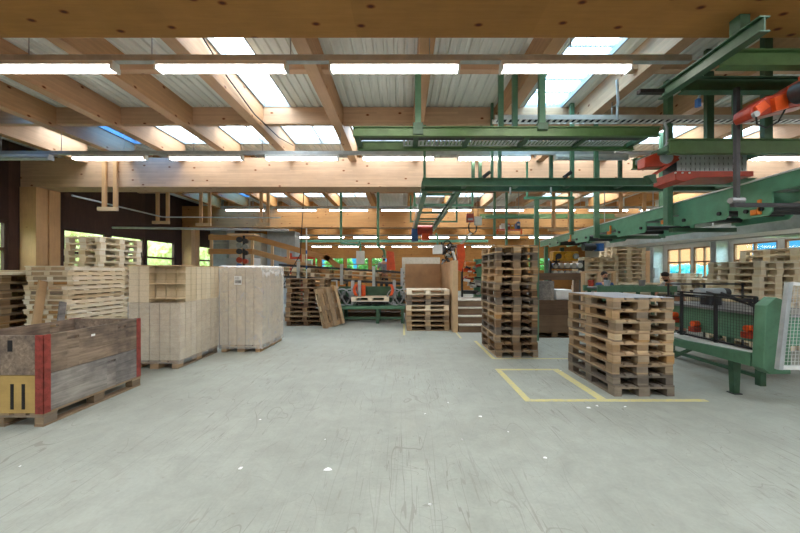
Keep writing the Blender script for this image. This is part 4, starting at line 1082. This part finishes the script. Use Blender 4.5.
for px, y in ((418, ya), (542, ya), (659, ya), (515, yb), (501, yb+.0), (707, yb)):
    x = (px-403)*y/F
    if x > 3.8: continue
    w = .045 if y == ya else .04
    zz = ztop(x, w); m = MB(); m.box(x-w, x+w, y-.02, y-.012, z0+.071, zz).box(x-w, x-w+.01, y-.012, y+.05, z0+.071, zz).box(x+w-.01, x+w, y-.012, y+.05, z0+.071, zz)
    m.build('hanger', 'green', r)
    MB().box(x-w-.03, x+w+.03, y-.05, y+.06, z0-.05 if px == 418 else z0+.02, z0+.12).build('clamp', 'green_d', r)
rebase(r)
r = empty('overhead_roller_track', (0, 0, 0), 0, 'short lower green beam above the perforated machine at right', 'overhead track')
m = MB(); channel(m, (3.55, 4.4, EYE+1.67), (6.4, 4.4, EYE+1.67), .08, .19); m.build('side_rail', 'green_o', r)
m = MB(); channel(m, (3.55, 5.1, EYE+1.67), (5.05, 5.1, EYE+1.67), .08, .16); m.build('side_rail', 'green_o', r)
for x in (3.6, 5.0): MB().box(x-.04, x+.04, 4.44, 5.06, EYE+1.63, EYE+1.71).build('cross_member', 'green_d', r)
for px, y in ((710, 5.1), (768, 4.36)):
    x = (px-403)*y/F; MB().box(x-.055, x+.055, y-.01, y+.05, EYE+1.76, ztop(x, .055)).build('hanger', 'green_d', r)
rebase(r)
# cable tray
r = empty('cable_tray', (0, 0, 0), 0, 'pale perforated cable tray above the green overhead track', 'cable tray')
zc = EYE+2.66; yc = 5.75
m = MB().box(1.6, 7.6, yc, yc+.006, zc, zc+.08).box(1.6, 7.6, yc+.18, yc+.186, zc, zc+.08)
k = 1.6
while k < 7.5: m.box(k, k+.05, yc+.007, yc+.179, zc, zc+.005); k += .11
m.build('tray', 'white_m', r)
for x in (2.02, 3.7, 5.4, 7.1): MB().tube((x, yc+.093, zc+.006), (x, yc+.093, EYE+3.0 if True else 0), .008, 6).build('hanger_rod', 'steel', r)
m = MB()
for j in range(3): m.path([(1.65, yc+.05+.04*j, zc+.02), (4, yc+.06+.04*j, zc+.022), (7.5, yc+.05+.04*j, zc+.02)], .012, 6)
m.build('cable', 'rubber', r); rebase(r)
# cables coming down around px 615-620 and hose loop at 660
pipe([at(617, 80, 5.3), at(618, 100, 5.3), at(617, 120, 5.3)], .02, 'galv', 'hanging_cable', 'light cable bundle dropping onto the right end of the overhead track', 'cable')
P = [at(664, 122, 4.75), at(667, 128, 4.75), at(667, 143, 4.75), at(663, 150, 4.75), at(652, 154, 4.75), at(630, 153, 4.75), at(615, 152, 4.75)]
pipe(P, .016, 'galv', 'air_hose', 'pale hose looping round the right end of the overhead track', 'hose')
# near roof frame (top right)
r = empty('crane_support_frame', (0, 0, 0), 0, 'dark green crossed beams under the big knotty girder, top right', 'support frame')
zf = EYE+2.09
m = MB(); channel(m, (3.06, 2.79, zf+.012), (3.06, 3.9, zf+.012), .09, .135); m.build('long_beam', 'green_d', r)
m = MB(); channel(m, (3.12, 3.25, zf-.0), (6.2, 3.25, zf), .1, .16); m.build('cross_beam', 'green_o', r)
m = MB(); channel(m, (3.12, 3.7, zf), (6.2, 3.7, zf), .1, .16); m.build('cross_beam', 'green_d', r)
MB().box(2.72, 3.0, 3.78, 3.84, zf-.03, zf+.01).build('stub_bar', 'steel_d', r)
for x, y in ((3.06, 3.0), (5.5, 3.18)): MB().box(x-.045, x+.045, y-.05, y+.05, zf+.0815, GB-.001).build('spacer', 'green_d', r)
rebase(r)
# pole
r = empty('hanging_pole', (3.64, 3.6, EYE+.75), 0, 'thin dark steel pole hanging in front of the green conveyor', 'pole')
MB().box(-.02, .02, -.02, .02, 0, 1.26).build('pole', 'steel_d', r); MB().box(-.05, .9, -.018, .022, -.04, -.0005).build('foot_bar', 'steel_d', r); MB().tube((-.07, 0, .03), (.07, 0, .03), .035, 10).build('clamp', 'steel', r)
# orange near arm
r = empty('orange_gripper', (0, 0, 0), 0, 'large orange gripper arm with black drum at the upper right edge', 'gripper arm')
ym = 3.35
def P2_(px, py, Y=ym): v = at(px, py, Y); return (v.x, v.z)
MB().prism([P2_(741, 117), P2_(742, 111), P2_(756, 101), P2_(770, 98), P2_(786, 88), P2_(803, 78), P2_(830, 70), P2_(830, 96), P2_(802, 108), P2_(782, 112), P2_(756, 119), P2_(744, 122)], 1, ym-.09, ym+.09).build('arm', 'redorange', r, .012)
MB().prism([P2_(786, 83), P2_(812, 68), P2_(840, 66), P2_(840, 92), P2_(788, 92)], 1, ym-.16, ym-.091).build('housing', 'orange', r, .012)
c = at(797, 94, ym-.17); q = MB().tube(c, c+Vector((0, -.14, 0)), .1, 24).build('drum', 'steel_d', r); MB().tube(c+Vector((0, -.141, 0)), c+Vector((0, -.16, 0)), .07, 24).build('drum_cap', 'steel', q)
MB().prism([P2_(760, 104), P2_(772, 100), P2_(774, 114), P2_(762, 117)], 1, ym-.13, ym-.091).build('clamp_plate', 'orange', r)
MB().prism([P2_(776, 92), P2_(786, 88), P2_(790, 104), P2_(779, 108)], 1, ym-.14, ym-.091).build('clamp_plate', 'redorange', r)
MB().prism([P2_(744, 112), P2_(752, 106), P2_(758, 112), P2_(747, 120)], 1, ym-.115, ym-.091).build('jaw', 'orange', r)
c = at(754, 115, ym-.1); MB().tube(c, c+Vector((0, -.03, 0)), .03, 14).build('pivot_bolt', 'steel', r)
m = MB().path([at(756, 116, ym-.12), at(757, 124, ym-.1), at(766, 128, ym), at(778, 122, ym), at(786, 108, ym-.1)], .008, 6); m.build('hose', 'rubber', r)
c = at(826, 70, ym); MB().box(c.x-.06, c.x+.06, ym-.06, ym+.06, c.z-.05, zf-.081).build('mounting_post', 'orange', r)
rebase(r)
r = empty('hanging_pendant', (0, 0, 0), 0, 'small blue plug hanging below the dark green beams', 'plug')
c = at(698, 100, 3.75); MB().box(c.x-.02, c.x+.02, 3.73, 3.77, c.z-.08, c.z+.01).build('plug', 'blue', r); MB().tube((c.x, 3.75, c.z+.011), (c.x+.02, 3.75, zf-.081), .012, 8).build('cord', 'galv', r); rebase(r)
# carriage under beam: perforated box + red frame
r = empty('gripper_carriage', (0, 0, 0), 0, 'red gripper carriage with perforated grey box under the green beam', 'gripper carriage')
yk = 4.75
a, b = at(679, 172, yk), at(745, 155, yk)
m = MB(); cols = 14; rowsn = 3; W = (b.x-a.x)/cols; H = (b.z-a.z)/rowsn
for i in range(cols+1): m.box(a.x+i*W-.026, a.x+i*W+.026, yk, yk+.008, a.z, b.z)
for j in range(rowsn+1): m.box(a.x, b.x, yk+.0085, yk+.016, a.z+j*H-.022, a.z+j*H+.022)
m.build('perforated_panel', 'galv', r)
MB().box(a.x, b.x, yk+.03, yk+.3, a.z, b.z).build('box', 'steel_d', r)
a2, b2 = at(669, 182, yk), at(745, 173.5, yk)
MB().prism([(a2.x, a2.z), (a2.x+.12, a2.z-.03), (a2.x+.3, a2.z+.03), (b2.x, a2.z+.05), (b2.x, b2.z), (a2.x, b2.z)], 1, yk-.12, yk+.3).build('base_frame', 'redorange', r, .006)
for k in range(3): c = at(675+7*k, 173, yk-.12); MB().tube(c, c+Vector((0, -.015, 0)), .012, 8).build('bolt', 'white_m', r)
c = at(667, 157, 4.6); MB().tube(c, c+Vector((0, .25, 0)), .09, 20).build('drum', 'grey_m', r)
MB().prism([P2_(641, 169, 4.7), P2_(641, 159, 4.7), P2_(655, 154, 4.7), P2_(676, 158, 4.7), P2_(665, 166, 4.7), P2_(655, 168, 4.7)], 1, 4.62, 4.78).build('side_arm', 'redorange', r, .01)
m = MB().bar(at(650, 177, 4.65), at(678, 159, 4.65), .03, .04); m.build('push_rod', 'redorange', r)
c = at(652, 178, 4.65); MB().prism([(c.x-.09, c.z+.03), (c.x+.03, c.z+.05), (c.x+.05, c.z-.07), (c.x-.0, c.z-.08)], 1, 4.62, 4.7).build('claw', 'green_d', r)
c = at(710, 150, yk+.1); MB().box(c.x-.1, c.x+.1, yk+.1, yk+.2, b.z+.001, EYE+1.6).build('mount', 'steel_d', r)
rebase(r)
# middle green track (d)
r = empty('overhead_roller_track', (0, 0, 0), 0, 'middle green overhead track crossing in front of the pale girder', 'overhead track')
zd = EYE+1.84
for y in (6.75, 7.2): m = MB(); channel(m, (.4, y, zd), (7.2, y, zd), .09, .15); m.build('side_rail', 'green_d' if y > 7 else 'green', r)
for x in (.43, 1.3, 2.4, 3.5, 4.6, 5.7, 6.8): MB().box(x-.04, x+.04, 6.8, 7.15, zd-.04, zd+.04).build('cross_member', 'green_d', r)
for px, y, zt in ((424.5, 6.75, 2.42), (492, 6.75, 2.42), (499.5, 6.75, 3.44), (572, 6.75, 3.44), (596, 6.75, 3.44), (473, 7.2, 3.44), (480, 7.2, 3.44), (551, 7.2, 3.44), (620, 7.2, 3.44), (668, 6.75, 3.44)):
    x = (px-403)*y/F; w = .025 if zt < 3 else .035
    zt = 3.44
    MB().box(x-w, x+w, y-.03, y+.03, zd+.076, ztop(x, w)).build('hanger', 'green' if y < 7 else 'green_d', r)
for px in (487, 568): a = at(px, 175, 6.7); MB().bar((a.x-.08, 6.7, a.z-.05), (a.x+.06, 6.7, a.z+.06), .06, .07).build('bracket', 'steel_d', r)
for px in (514, 556): a = at(px, 194, 6.75); MB().tube((a.x, 6.98, zd-.05), (a.x, 6.98, zd-.2), .02, 8).build('fitting', 'galv', r)
rebase(r)
# depth conveyor (into the hall)
r = empty('overhead_roller_track', (0, 0, 0), 0, 'green overhead track running away from us above the plywood partition', 'overhead track')
for x, e in ((.5, 13.9), (1.26, 14.1)):
    m = MB(); channel(m, (x, 7.35, zd), (x, e, zd-.05), .09, .14); m.build('side_rail', 'green', r)
    m = MB().box(x-.1, x-.07, 7.35, e, zd+.0, zd+.03); m.build('edge_strip', 'galv', r)
for k in range(6): y = 7.8+1.2*k; MB().box(.55, 1.21, y-.03, y+.03, zd-.03, zd+.02).build('cross_member', 'green_d', r)
for y, xl, xr in ((9.75, .42-.08, 2.05), (12.9, .3, 2.1)):
    for x in (xl, xr): MB().box(x-.03, x+.03, y-.03, y+.03, zd+.16, ztop(x, .03)).build('hanger', 'green_l', r)
    MB().box(xl-.03, xr+.03, y-.03, y+.03, zd+.1, zd+.159).build('hanger_crossbar', 'green_l', r)
c = at(424, 231, 13.6); 
q = MB().tube((.88-.3, 13.3, zd-.16), (.88+.3, 13.3, zd-.16), .2, 16).build('drive_motor', 'redorange', r)
MB().box(.75, 1.05, 13.15, 13.5, zd-.55, zd-.3).build('gearbox', 'orange', q); MB().box(.35, .6, 13.2, 13.5, zd-.6, zd-.1).build('terminal_box', 'blue', q)
rebase(r)
# box frames hanging (e)
r = empty('hanging_steel_frame', (0, 0, 0), 0, 'thin green steel goal frame over the tall centre stack', 'hanging frame')
Ye = 7.95; a, b = at(524, 198, Ye), at(574, 198, Ye)
MB().box(a.x, b.x, Ye-.03, Ye+.03, a.z-.03, a.z+.03).build('top_bar', 'green_l', r)
for px, w in ((536.5, .05), (571.5, .04)): x = at(px, 0, Ye).x; MB().box(x-w, x+w, Ye-.03, Ye+.03, 0 if px < 540 else EYE+.9, a.z-.031).build('upright', 'green', r)
for px in (527, 571.5): x = at(px, 0, Ye).x; MB().box(x-.02, x+.02, Ye-.02, Ye+.02, a.z+.031, ztop(x, .02)).build('hanger', 'green_l', r)
rebase(r)
r = empty('hanging_steel_frame', (0, 0, 0), 0, 'low green steel frame above the steps with red and blue parts', 'hanging frame')
Ye = 10.2; a, b = at(485, 217, Ye), at(533, 217, Ye)
MB().box(a.x, b.x, Ye-.03, Ye+.03, a.z-.04, a.z+.04).build('crossbar', 'green_l', r)
for px in (495, 507): x = at(px, 0, Ye).x; MB().box(x-.035, x+.035, Ye+.031, Ye+.09, 0 if px == 507 else a.z-.6, EYE+3.0-.0).build('upright', 'green', r)
rebase(r)
r = empty('roof_shelf', (0, 0, 0), 0, 'orange shelf with red and blue bins hanging above the tall centre stack', 'shelf')
Ye = 11.6; a, b = at(497, 229, Ye), at(522, 229, Ye)
MB().box(a.x, b.x, Ye, Ye+.3, a.z-.03, a.z).build('shelf_board', 'orange', r)
for x in (a.x+.02, b.x-.02): MB().box(x-.02, x+.02, Ye, Ye+.04, a.z-.18, a.z-.031).build('bracket', 'orange', r)
for x in (a.x+.02, b.x-.02): MB().tube((x, Ye+.28, a.z), (x, Ye+.28, EYE+3.0), .012, 6).build('hanger_rod', 'steel', r)
rebase(r)
for k, (px, mt) in enumerate(((502, 'paper'), (507.5, 'redorange'), (511.5, 'yellow'), (517.5, 'blue'))):
    c = at(px, 229, Ye+.15); q = empty('storage_bin', (c.x, Ye+.15, a.z+.001), 0, ['white', 'red', 'yellow', 'tall blue'][k]+' bin on the orange roof shelf', 'bin', 'bins on the roof shelf')
    h = [.2, .2, .2, .26][k]; m = MB(); w = .065
    m.box(-w, w, -.1, -.09, 0, h).box(-w, w, .09, .1, 0, h*.8).box(-w, -w+.01, -.089, .089, 0, h*.8).box(w-.01, w, -.089, .089, 0, h*.8).box(-w+.011, w-.011, -.089, .089, 0, .01)
    m.build('shell', mt, q); MB().box(-.04, .04, -.103, -.1005, h*.5, h*.75).build('label_card', 'paper', q)
# long pale green beams behind at y 217/239
solo(MB().box(at(480, 0, 14.2).x, 13.5, 14.2, 14.3, EYE+2.3, EYE+2.5), 'crane_rail', 'green_o', 'bright green crane rail crossing under the third lamp row at right', 'rail')
solo(MB().box(-6.8, 5.5, 21.3, 21.4, EYE+1.92, EYE+2.08), 'crane_rail', 'green_l', 'long pale green crane rail below the fourth lamp row', 'rail')
# ------------------------------------------------------------------ big inclined chain conveyor (f)
r = empty('inclined_chain_conveyor', (0, 0, 0), 0, 'big bright green chain conveyor rising toward us at right', 'conveyor')
XC = 4.9
def zt_(Y):
    return EYE+(1.29 if Y < 4 else 1.10+ (11.6-Y)*(1.27-1.10)/(11.6-4.07))
ys_ = [3.2, 4.07, 8.4, 11.8]
for X_, mt in ((XC, 'green_l'), (XC+.95, 'green_l')):
    poly = [(y, zt_(y)) for y in ys_]+[(y, zt_(y)-.2) for y in reversed(ys_)]
    MB().prism(poly, 0, X_, X_+.04).build('side_rail', mt, r)
    poly = [(y, zt_(y)+.02) for y in ys_]+[(y, zt_(y)+.001) for y in reversed(ys_)]
    MB().prism(poly, 0, X_-.02, X_+.06).build('top_flange', 'white_m' if X_ == XC else 'green_l', r)
for k, (y0, y1, zb) in enumerate(((3.3, 4.0, .86), (4.38, 4.82, .76), (4.98, 5.86, .80), (6.66, 7.58, .80), (8.7, 9.4, .82), (10.3, 11.1, .83))):
    zb += EYE
    t0, t1 = zt_(y0)-.2, zt_(y1)-.2
    MB().prism([(y0, t0), (y0, zb+.05), (y0+.05, zb), (y1-.05, zb), (y1, zb+.05), (y1, t1)], 0, XC-.004, XC+.02).build('side_plate', 'green_l', r)
    MB().prism([(y0, t0), (y0, zb+.05), (y0+.05, zb), (y1-.05, zb), (y1, zb+.05), (y1, t1)], 0, XC+.965, XC+.99).build('side_plate', 'green_l', r)
    for yy in (y0+.12, y1-.12):
        MB().tube((XC+.021, yy, zb+.1), (XC+.964, yy, zb+.1), .045, 12).build('return_roller', 'steel_d', r)
        MB().tube((XC-.03, yy, zb+.1), (XC-.005, yy, zb+.1), .03, 10).build('bearing', 'black', r)
for k in range(22):
    y = 3.35+.38*k; MB().box(XC+.042, XC+.948, y, y+.08, zt_(y)-.06, zt_(y)-.03).build('slat', 'steel', r)
for y, z in ((4.5, .82), (6.1, .93), (7.75, .92), (9.6, .92)):
    q = MB().box(XC-.03, XC-.006, y, y+.04, EYE+z-.03, EYE+z+.17).build('sensor_bracket', 'orange_y', r); MB().box(XC-.04, XC-.006, y+.041, y+.12, EYE+z-.03, EYE+z+.04).build('sensor', 'orange_y', q)
for y, xa_, xb_ in ((8.15, 4.78, 6.6),):
    for x in (4.78, 6.4): MB().box(x-.06, x+.06, y-.03, y+.03, EYE+.84, ztop(x, .06)).build('hanger', 'green', r)
    MB().box(4.84, 6.34, y-.03, y+.03, EYE+.82, EYE+.9).build('hanger_crossbar', 'green_d', r)
for x in (XC-.12, XC+1.12): MB().box(x-.05, x+.05, 5.9, 6.0, EYE+.84, ztop(x, .06)).build('hanger', 'green', r)
MB().box(XC-.069, XC+1.069, 5.9, 6.0, EYE+.72, EYE+.79).build('hanger_crossbar', 'green_d', r)
x = at(546, 0, 10.9).x; MB().box(x-.05, x+.05, 10.85, 10.95, 0, EYE+.84).build('support_leg', 'green', r)
rebase(r)
# grey duct / belt bridge below
r = empty('belt_bridge', (0, 0, 0), 0, 'dusty pale grey belt bridge under the green conveyor at right', 'belt bridge')
MB().prism([(5.2, EYE+.78), (11.3, EYE+.85), (11.3, EYE+.95), (5.2, EYE+.9)], 0, 6.85, 8.0).build('bed', 'white_m', r)
for x in (6.8, 8.01): MB().prism([(5.2, EYE+.75), (11.3, EYE+.82), (11.3, EYE+1.05), (5.2, EYE+1.0)], 0, x, x+.04).build('side_rail', 'galv', r)
for y in (5.6, 8.6, 11.1):
    for x in (6.78, 8.08): MB().tube((x, y, EYE+.8), (x, y, ztop(x, .015)), .015, 6).build('hanger_rod', 'galv', r)
rebase(r)
solo(MB().box(8.5, 15.95, 13.0, 13.25, EYE+1.38, EYE+1.72), 'steel_beam', 'galv', 'grey steel beam above the right windows', 'steel beam')
r = empty('mezzanine_slab', (0, 0, 0), 0, 'grey mezzanine ceiling panel over the right windows', 'mezzanine panel')
MB().box(9.5, 15.9, 9.6, 12.9, EYE+1.75, EYE+1.85).build('panel', 'plaster', r)
for k in range(4): y = 9.9+.9*k; MB().box(9.5, 15.9, y, y+.1, EYE+1.62, EYE+1.749).build('joist', 'galv', r)
for x, y in ((9.7, 9.7), (9.7, 12.8), (15.5, 9.7), (15.5, 12.8)): MB().tube((x, y, EYE+1.851), (x, y, EYE+3.44), .02, 6).build('hanger_rod', 'galv', r)
rebase(r)
# ply wall panels right-back
solo(MB().box(at(629, 0, 14).x, at(650, 0, 14).x, 14, 14.06, 0, EYE+.9), 'plywood_board', 'ply', 'orange-brown plywood board right of the taller twin stack', 'board')

r = solo(MB().box(at(402, 0, 27.5).x, at(440, 0, 27.5).x, 27.5, 27.56, 0, EYE+1.22), 'wall_board', 'beige_m', 'pale grey board on the far wall above the plywood partition', 'board')
pipe([(-2.87, 4.6, EYE+3.4), (-2.88, 5.4, EYE+3.2), (-2.88, 6.4, EYE+3.06), (-2.86, 7.6, EYE+3.1), (-2.86, 8.6, EYE+3.3)], .012, 'rubber', 'roof_cable', 'dark cable sagging along the rafter beside the long skylight', 'cable')
# robot arm details are built above
# ------------------------------------------------------------------ people
def skinmesh(name, chains, mat, parent=None, sub=2):
    me = bpy.data.meshes.new(name); vs = []; es = []; rad = []; roots = []
    idx = {}
    for ch in chains:
        prev = None
        for j, (p, rr) in enumerate(ch):
            key = tuple(round(c, 4) for c in p)
            if key in idx and j == 0: i = idx[key]
            else:
                i = len(vs); vs.append(p); rad.append(rr)
                if key not in idx: idx[key] = i
                if j == 0: roots.append(i)
            if prev is not None: es.append((prev, i))
            prev = i
    me.from_pydata(vs, es, []); o = bpy.data.objects.new(name, me); COL.objects.link(o)
    if parent: o.parent = parent
    me.materials.append(M[mat])
    o.modifiers.new('skin', 'SKIN')
    sk = me.skin_vertices[0].data if me.skin_vertices else None
    if sk is None:
        bpy.context.view_layer.objects.active = o
        sk = me.skin_vertices.new().data if hasattr(me.skin_vertices, 'new') else me.skin_vertices[0].data
    for i, rr in enumerate(rad):
        sk[i].radius = (rr if isinstance(rr, tuple) else (rr, rr)); sk[i].use_root = i in roots
    s = o.modifiers.new('sub', 'SUBSURF'); s.levels = sub; s.render_levels = sub
    for m_ in o.modifiers:
        if m_.type == 'SKIN': m_.use_smooth_shade = True
    # bake to a plain mesh
    dg = bpy.context.evaluated_depsgraph_get(); ev = o.evaluated_get(dg)
    nm = bpy.data.meshes.new_from_object(ev); o.modifiers.clear(); o.data = nm; nm.name = name
    return o
def person(loc, rz, shirt, label, bend=0, scale=1.0):
    r = empty('person', loc, rz, label, 'person', None); r.scale = (scale,)*3
    def bd(p, f=1):   # bend the upper body forward (toward -y) about the hip
        p = Vector(p)
        if p.z > .95 and bend:
            q = p-Vector((0, 0, .95)); q = Matrix.Rotation(R(bend)*f, 3, 'X')@q; p = q+Vector((0, 0, .95))
        return tuple(p)
    hips = (0, 0, .95)
    spine = [(hips, (.15, .11)), (bd((0, 0, 1.1)), (.13, .1)), (bd((0, 0, 1.28)), (.16, .11)), (bd((0, 0, 1.43)), (.13, .09)), (bd((0, 0, 1.50)), .055), (bd((0, -.01, 1.56)), .055), (bd((0, -.02, 1.64)), (.075, .09)), (bd((0, -.01, 1.72)), (.072, .085)), (bd((0, 0, 1.77)), .04)]
    chains = [spine]
    sh = bd((0, 0, 1.43)); hands = []
    for s in (-1, 1):
        S = bd((s*.19, 0, 1.42)); E_ = bd((s*.27, -.05, 1.14)); H = bd((s*.22, -.28, 1.02)) if not bend else (s*.2, -.62, .95)
        if bend: E_ = (s*.24, -.42, 1.12)
        hv = Vector(H)+Vector((0, -.07, -.01))
        chains.append([(sh, .09), (S, .06), (E_, .042), (H, .028), (tuple(hv), (.036, .02))])
        for k in range(4):
            b0 = hv+Vector(((k-1.5)*.019, -.02, 0)); L = (.06, .075, .07, .055)[k]
            chains.append([(tuple(b0), .009), (tuple(b0+Vector((0, -L*.6, -.01))), .0085), (tuple(b0+Vector((0, -L, -.035))), .007)])
        b0 = hv+Vector((-s*.03, .03, 0)); chains.append([(tuple(b0), .011), (tuple(b0+Vector((-s*.025, -.035, -.01))), .009), (tuple(b0+Vector((-s*.02, -.06, -.02))), .008)])
        chains.append([(hips, .12), ((s*.1, 0, .86), (.09, .09)), ((s*.11, -.01, .48), .055), ((s*.11, .02, .1), .04), ((s*.11, .0, .05), .04), ((s*.12, -.14, .035), (.04, .03))])
    chains.append([(bd((0, -.10, 1.66)), .012), (bd((0, -.125, 1.635)), .014)])     # nose
    skinmesh('body', chains, 'skin', r)
    hair = MB(); hair.sphere(bd((0, .015, 1.715)), .098, 14, (.88, 1.0, .85)); 
    hair.build('hair', 'hair', r)
    bdm = MB(); bdm.sphere(bd((0, -.055, 1.585)), .06, 12, (1, .8, .8)); bdm.build('beard', 'hair', r)
    ey = MB()
    for s in (-1, 1): ey.sphere(bd((s*.03, -.098, 1.675)), .012, 8)
    ey.build('eyes', 'black', r)
    for s in (-1, 1): MB().sphere(bd((s*.083, 0, 1.655)), .025, 8, (.4, .8, 1.2)).build('ear', 'skin', r)
    c2 = [[(hips, (.165, .125)), (bd((0, 0, 1.1)), (.15, .115)), (bd((0, 0, 1.28)), (.175, .125)), (bd((0, 0, 1.43)), (.14, .1)), (bd((0, 0, 1.475)), .07)]]
    for s in (-1, 1):
        S = bd((s*.19, 0, 1.42)); E_ = bd((s*.27, -.05, 1.14)) if not bend else (s*.24, -.42, 1.12)
        c2.append([(bd((0, 0, 1.43)), .1), (S, .075), (tuple(Vector(S).lerp(Vector(E_), .8)), .058)])
    skinmesh('shirt', c2, shirt, r)
    c3 = [[((0, 0, .98), (.15, .12)), ((0, 0, .9), (.155, .125))]]
    for s in (-1, 1): c3.append([((0, 0, .9), .13), ((s*.1, 0, .84), .1), ((s*.11, -.01, .48), .07), ((s*.11, .02, .12), .058)])
    skinmesh('trousers', c3, 'trousers', r)
    for s in (-1, 1): MB().sphere((s*.12, -.06, .04), .06, 12, (.9, 2.2, .66)).build('shoe', 'black', r)
    return r
person((at(604.5, 0, 8.85).x, 8.85, 0), R(0), 'shirt_blue', 'bearded person in a blue shirt standing behind the near right stack', 0, .93)
person((at(384, 0, 13.9).x, 13.9, .62), R(10), 'shirt_grey', 'person in a grey shirt standing on the platform by the feed conveyor', 0, .98)
person((at(680, 0, 9.0).x+.0, 9.0, 0), R(-85), 'shirt_pale', 'person in a pale grey shirt bending forward behind the dark mesh guard', 36, 1.0)

# ------------------------------------------------------------------ outside
struct(MB().box(-60, XL-.31, -30, 70, -.3, -.1).build('ground', 'grass')); struct(MB().box(XR+.31, 70, -30, 70, -.3, -.1).build('ground', 'grass')); struct(MB().box(XL-.3, XR+.3, YF+.31, 70, -.3, -.1).build('ground', 'grass'))
def bush(w, d, h, mat, seed, n=2600, s=.16):
    rr = random.Random(seed); m = MB()
    for k in range(n):
        u = rr.uniform(-1, 1); v = rr.uniform(-1, 1); zz = rr.random()
        lim = (1-zz**3)**.5
        c = Vector((u*w/2*(.7+.3*lim), v*d/2*(.7+.3*lim), h*(.04+.94*zz*(1-.25*u*u*rr.random()))))
        e = Euler((rr.uniform(0, 6.3), rr.uniform(0, 6.3), rr.uniform(0, 6.3))).to_matrix(); q = s*rr.uniform(.6, 1.4)
        a, b = e@Vector((q, 0, 0)), e@Vector((0, q*.6, 0))
        m.add([c-a, c-b, c+a, c+b], [(0, 1, 2, 3)])
    return m.mesh('foliage', mat)
bl = bush(2.6, 1.4, 4.2, 'leaf_l', 1); bg = bush(2.8, 1.6, 3.6, 'leaf_g', 2); bc = bush(3.4, 1.6, 2.3, 'leaf_c', 3)
def put(me, x, y, label, rz):
    r = empty('garden_bush', (x, y, -.1), rz, label, 'bush', 'bushes outside the windows'); inst('foliage', me, r)
    t = MB().tube((0, 0, 0), (0, 0, 1.4), .06, 8, .03).build('stem', 'dark_frame', r)
for k in range(9): put(bl, -13.6, 1+k*3.0, 'pale green bush outside the left windows, %s from us' % ORD[k], R(90))
for k in range(8): put(bg, -9.5+k*3.2, 32.5, 'green bush outside the far windows, %s from the left' % ORD[k], 0)
for k in range(5): put(bc, 20.5+(k % 2)*.7, 12+k*4.2, 'blue-green bush outside the right windows, %s from us' % ORD[k], R(90))
r = empty('neighbouring_building', (30, 48, -.1), 0, 'orange building seen through the far right windows', 'building')
MB().box(-6, 6, -14, 5, 0, 6.5).build('wall', 'ochre', r); MB().prism([(-6.5, 6.51), (6.5, 6.51), (0, 8.5)], 1, -14.5, 5.5).build('roof', 'redorange', r)
for k in range(4): f = MB().box(-6.08, -6.01, -12+4*k, -10.6+4*k, 3.5, 5).build('window', 'dark_frame', r); MB().box(-6.1, -6.081, -11.9+4*k, -10.7+4*k, 3.6, 4.9).build('pane', 'glass', f)

# ------------------------------------------------------------------ world, camera
w = bpy.data.worlds.new('overcast_sky'); scene.world = w; w.use_nodes = True; nt = w.node_tree; nt.nodes.clear()
out = nt.nodes.new('ShaderNodeOutputWorld'); bg_ = nt.nodes.new('ShaderNodeBackground'); tc = nt.nodes.new('ShaderNodeTexCoord'); sp = nt.nodes.new('ShaderNodeSeparateXYZ'); cr = nt.nodes.new('ShaderNodeValToRGB')
nt.links.new(tc.outputs['Generated'], sp.inputs[0]); nt.links.new(sp.outputs[2], cr.inputs[0]); nt.links.new(cr.outputs[0], bg_.inputs[0]); nt.links.new(bg_.outputs[0], out.inputs[0])
e = cr.color_ramp.elements; e[0].position = 0; e[0].color = (.005, .05, .085, 1); e[1].position = .45; e[1].color = (.93, .97, 1, 1)
x_ = cr.color_ramp.elements.new(.07); x_.color = (.008, .05, .10, 1); x_ = cr.color_ramp.elements.new(.16); x_.color = (.62, .85, 1.0, 1)
bg_.inputs[1].default_value = 9.0

cam = bpy.data.cameras.new('camera'); co = bpy.data.objects.new('camera', cam); COL.objects.link(co)
co.location = (0, 0, EYE); co.rotation_euler = (R(90), 0, 0)
cam.sensor_width = 36; cam.lens = 36*F/800; cam.shift_x = -3/800; cam.shift_y = 5.5/800; cam.clip_end = 300
scene.camera = co
scene.view_settings.view_transform = 'Standard'; scene.view_settings.look = 'None'; scene.view_settings.gamma = 1
scene.view_settings.exposure = 0.6
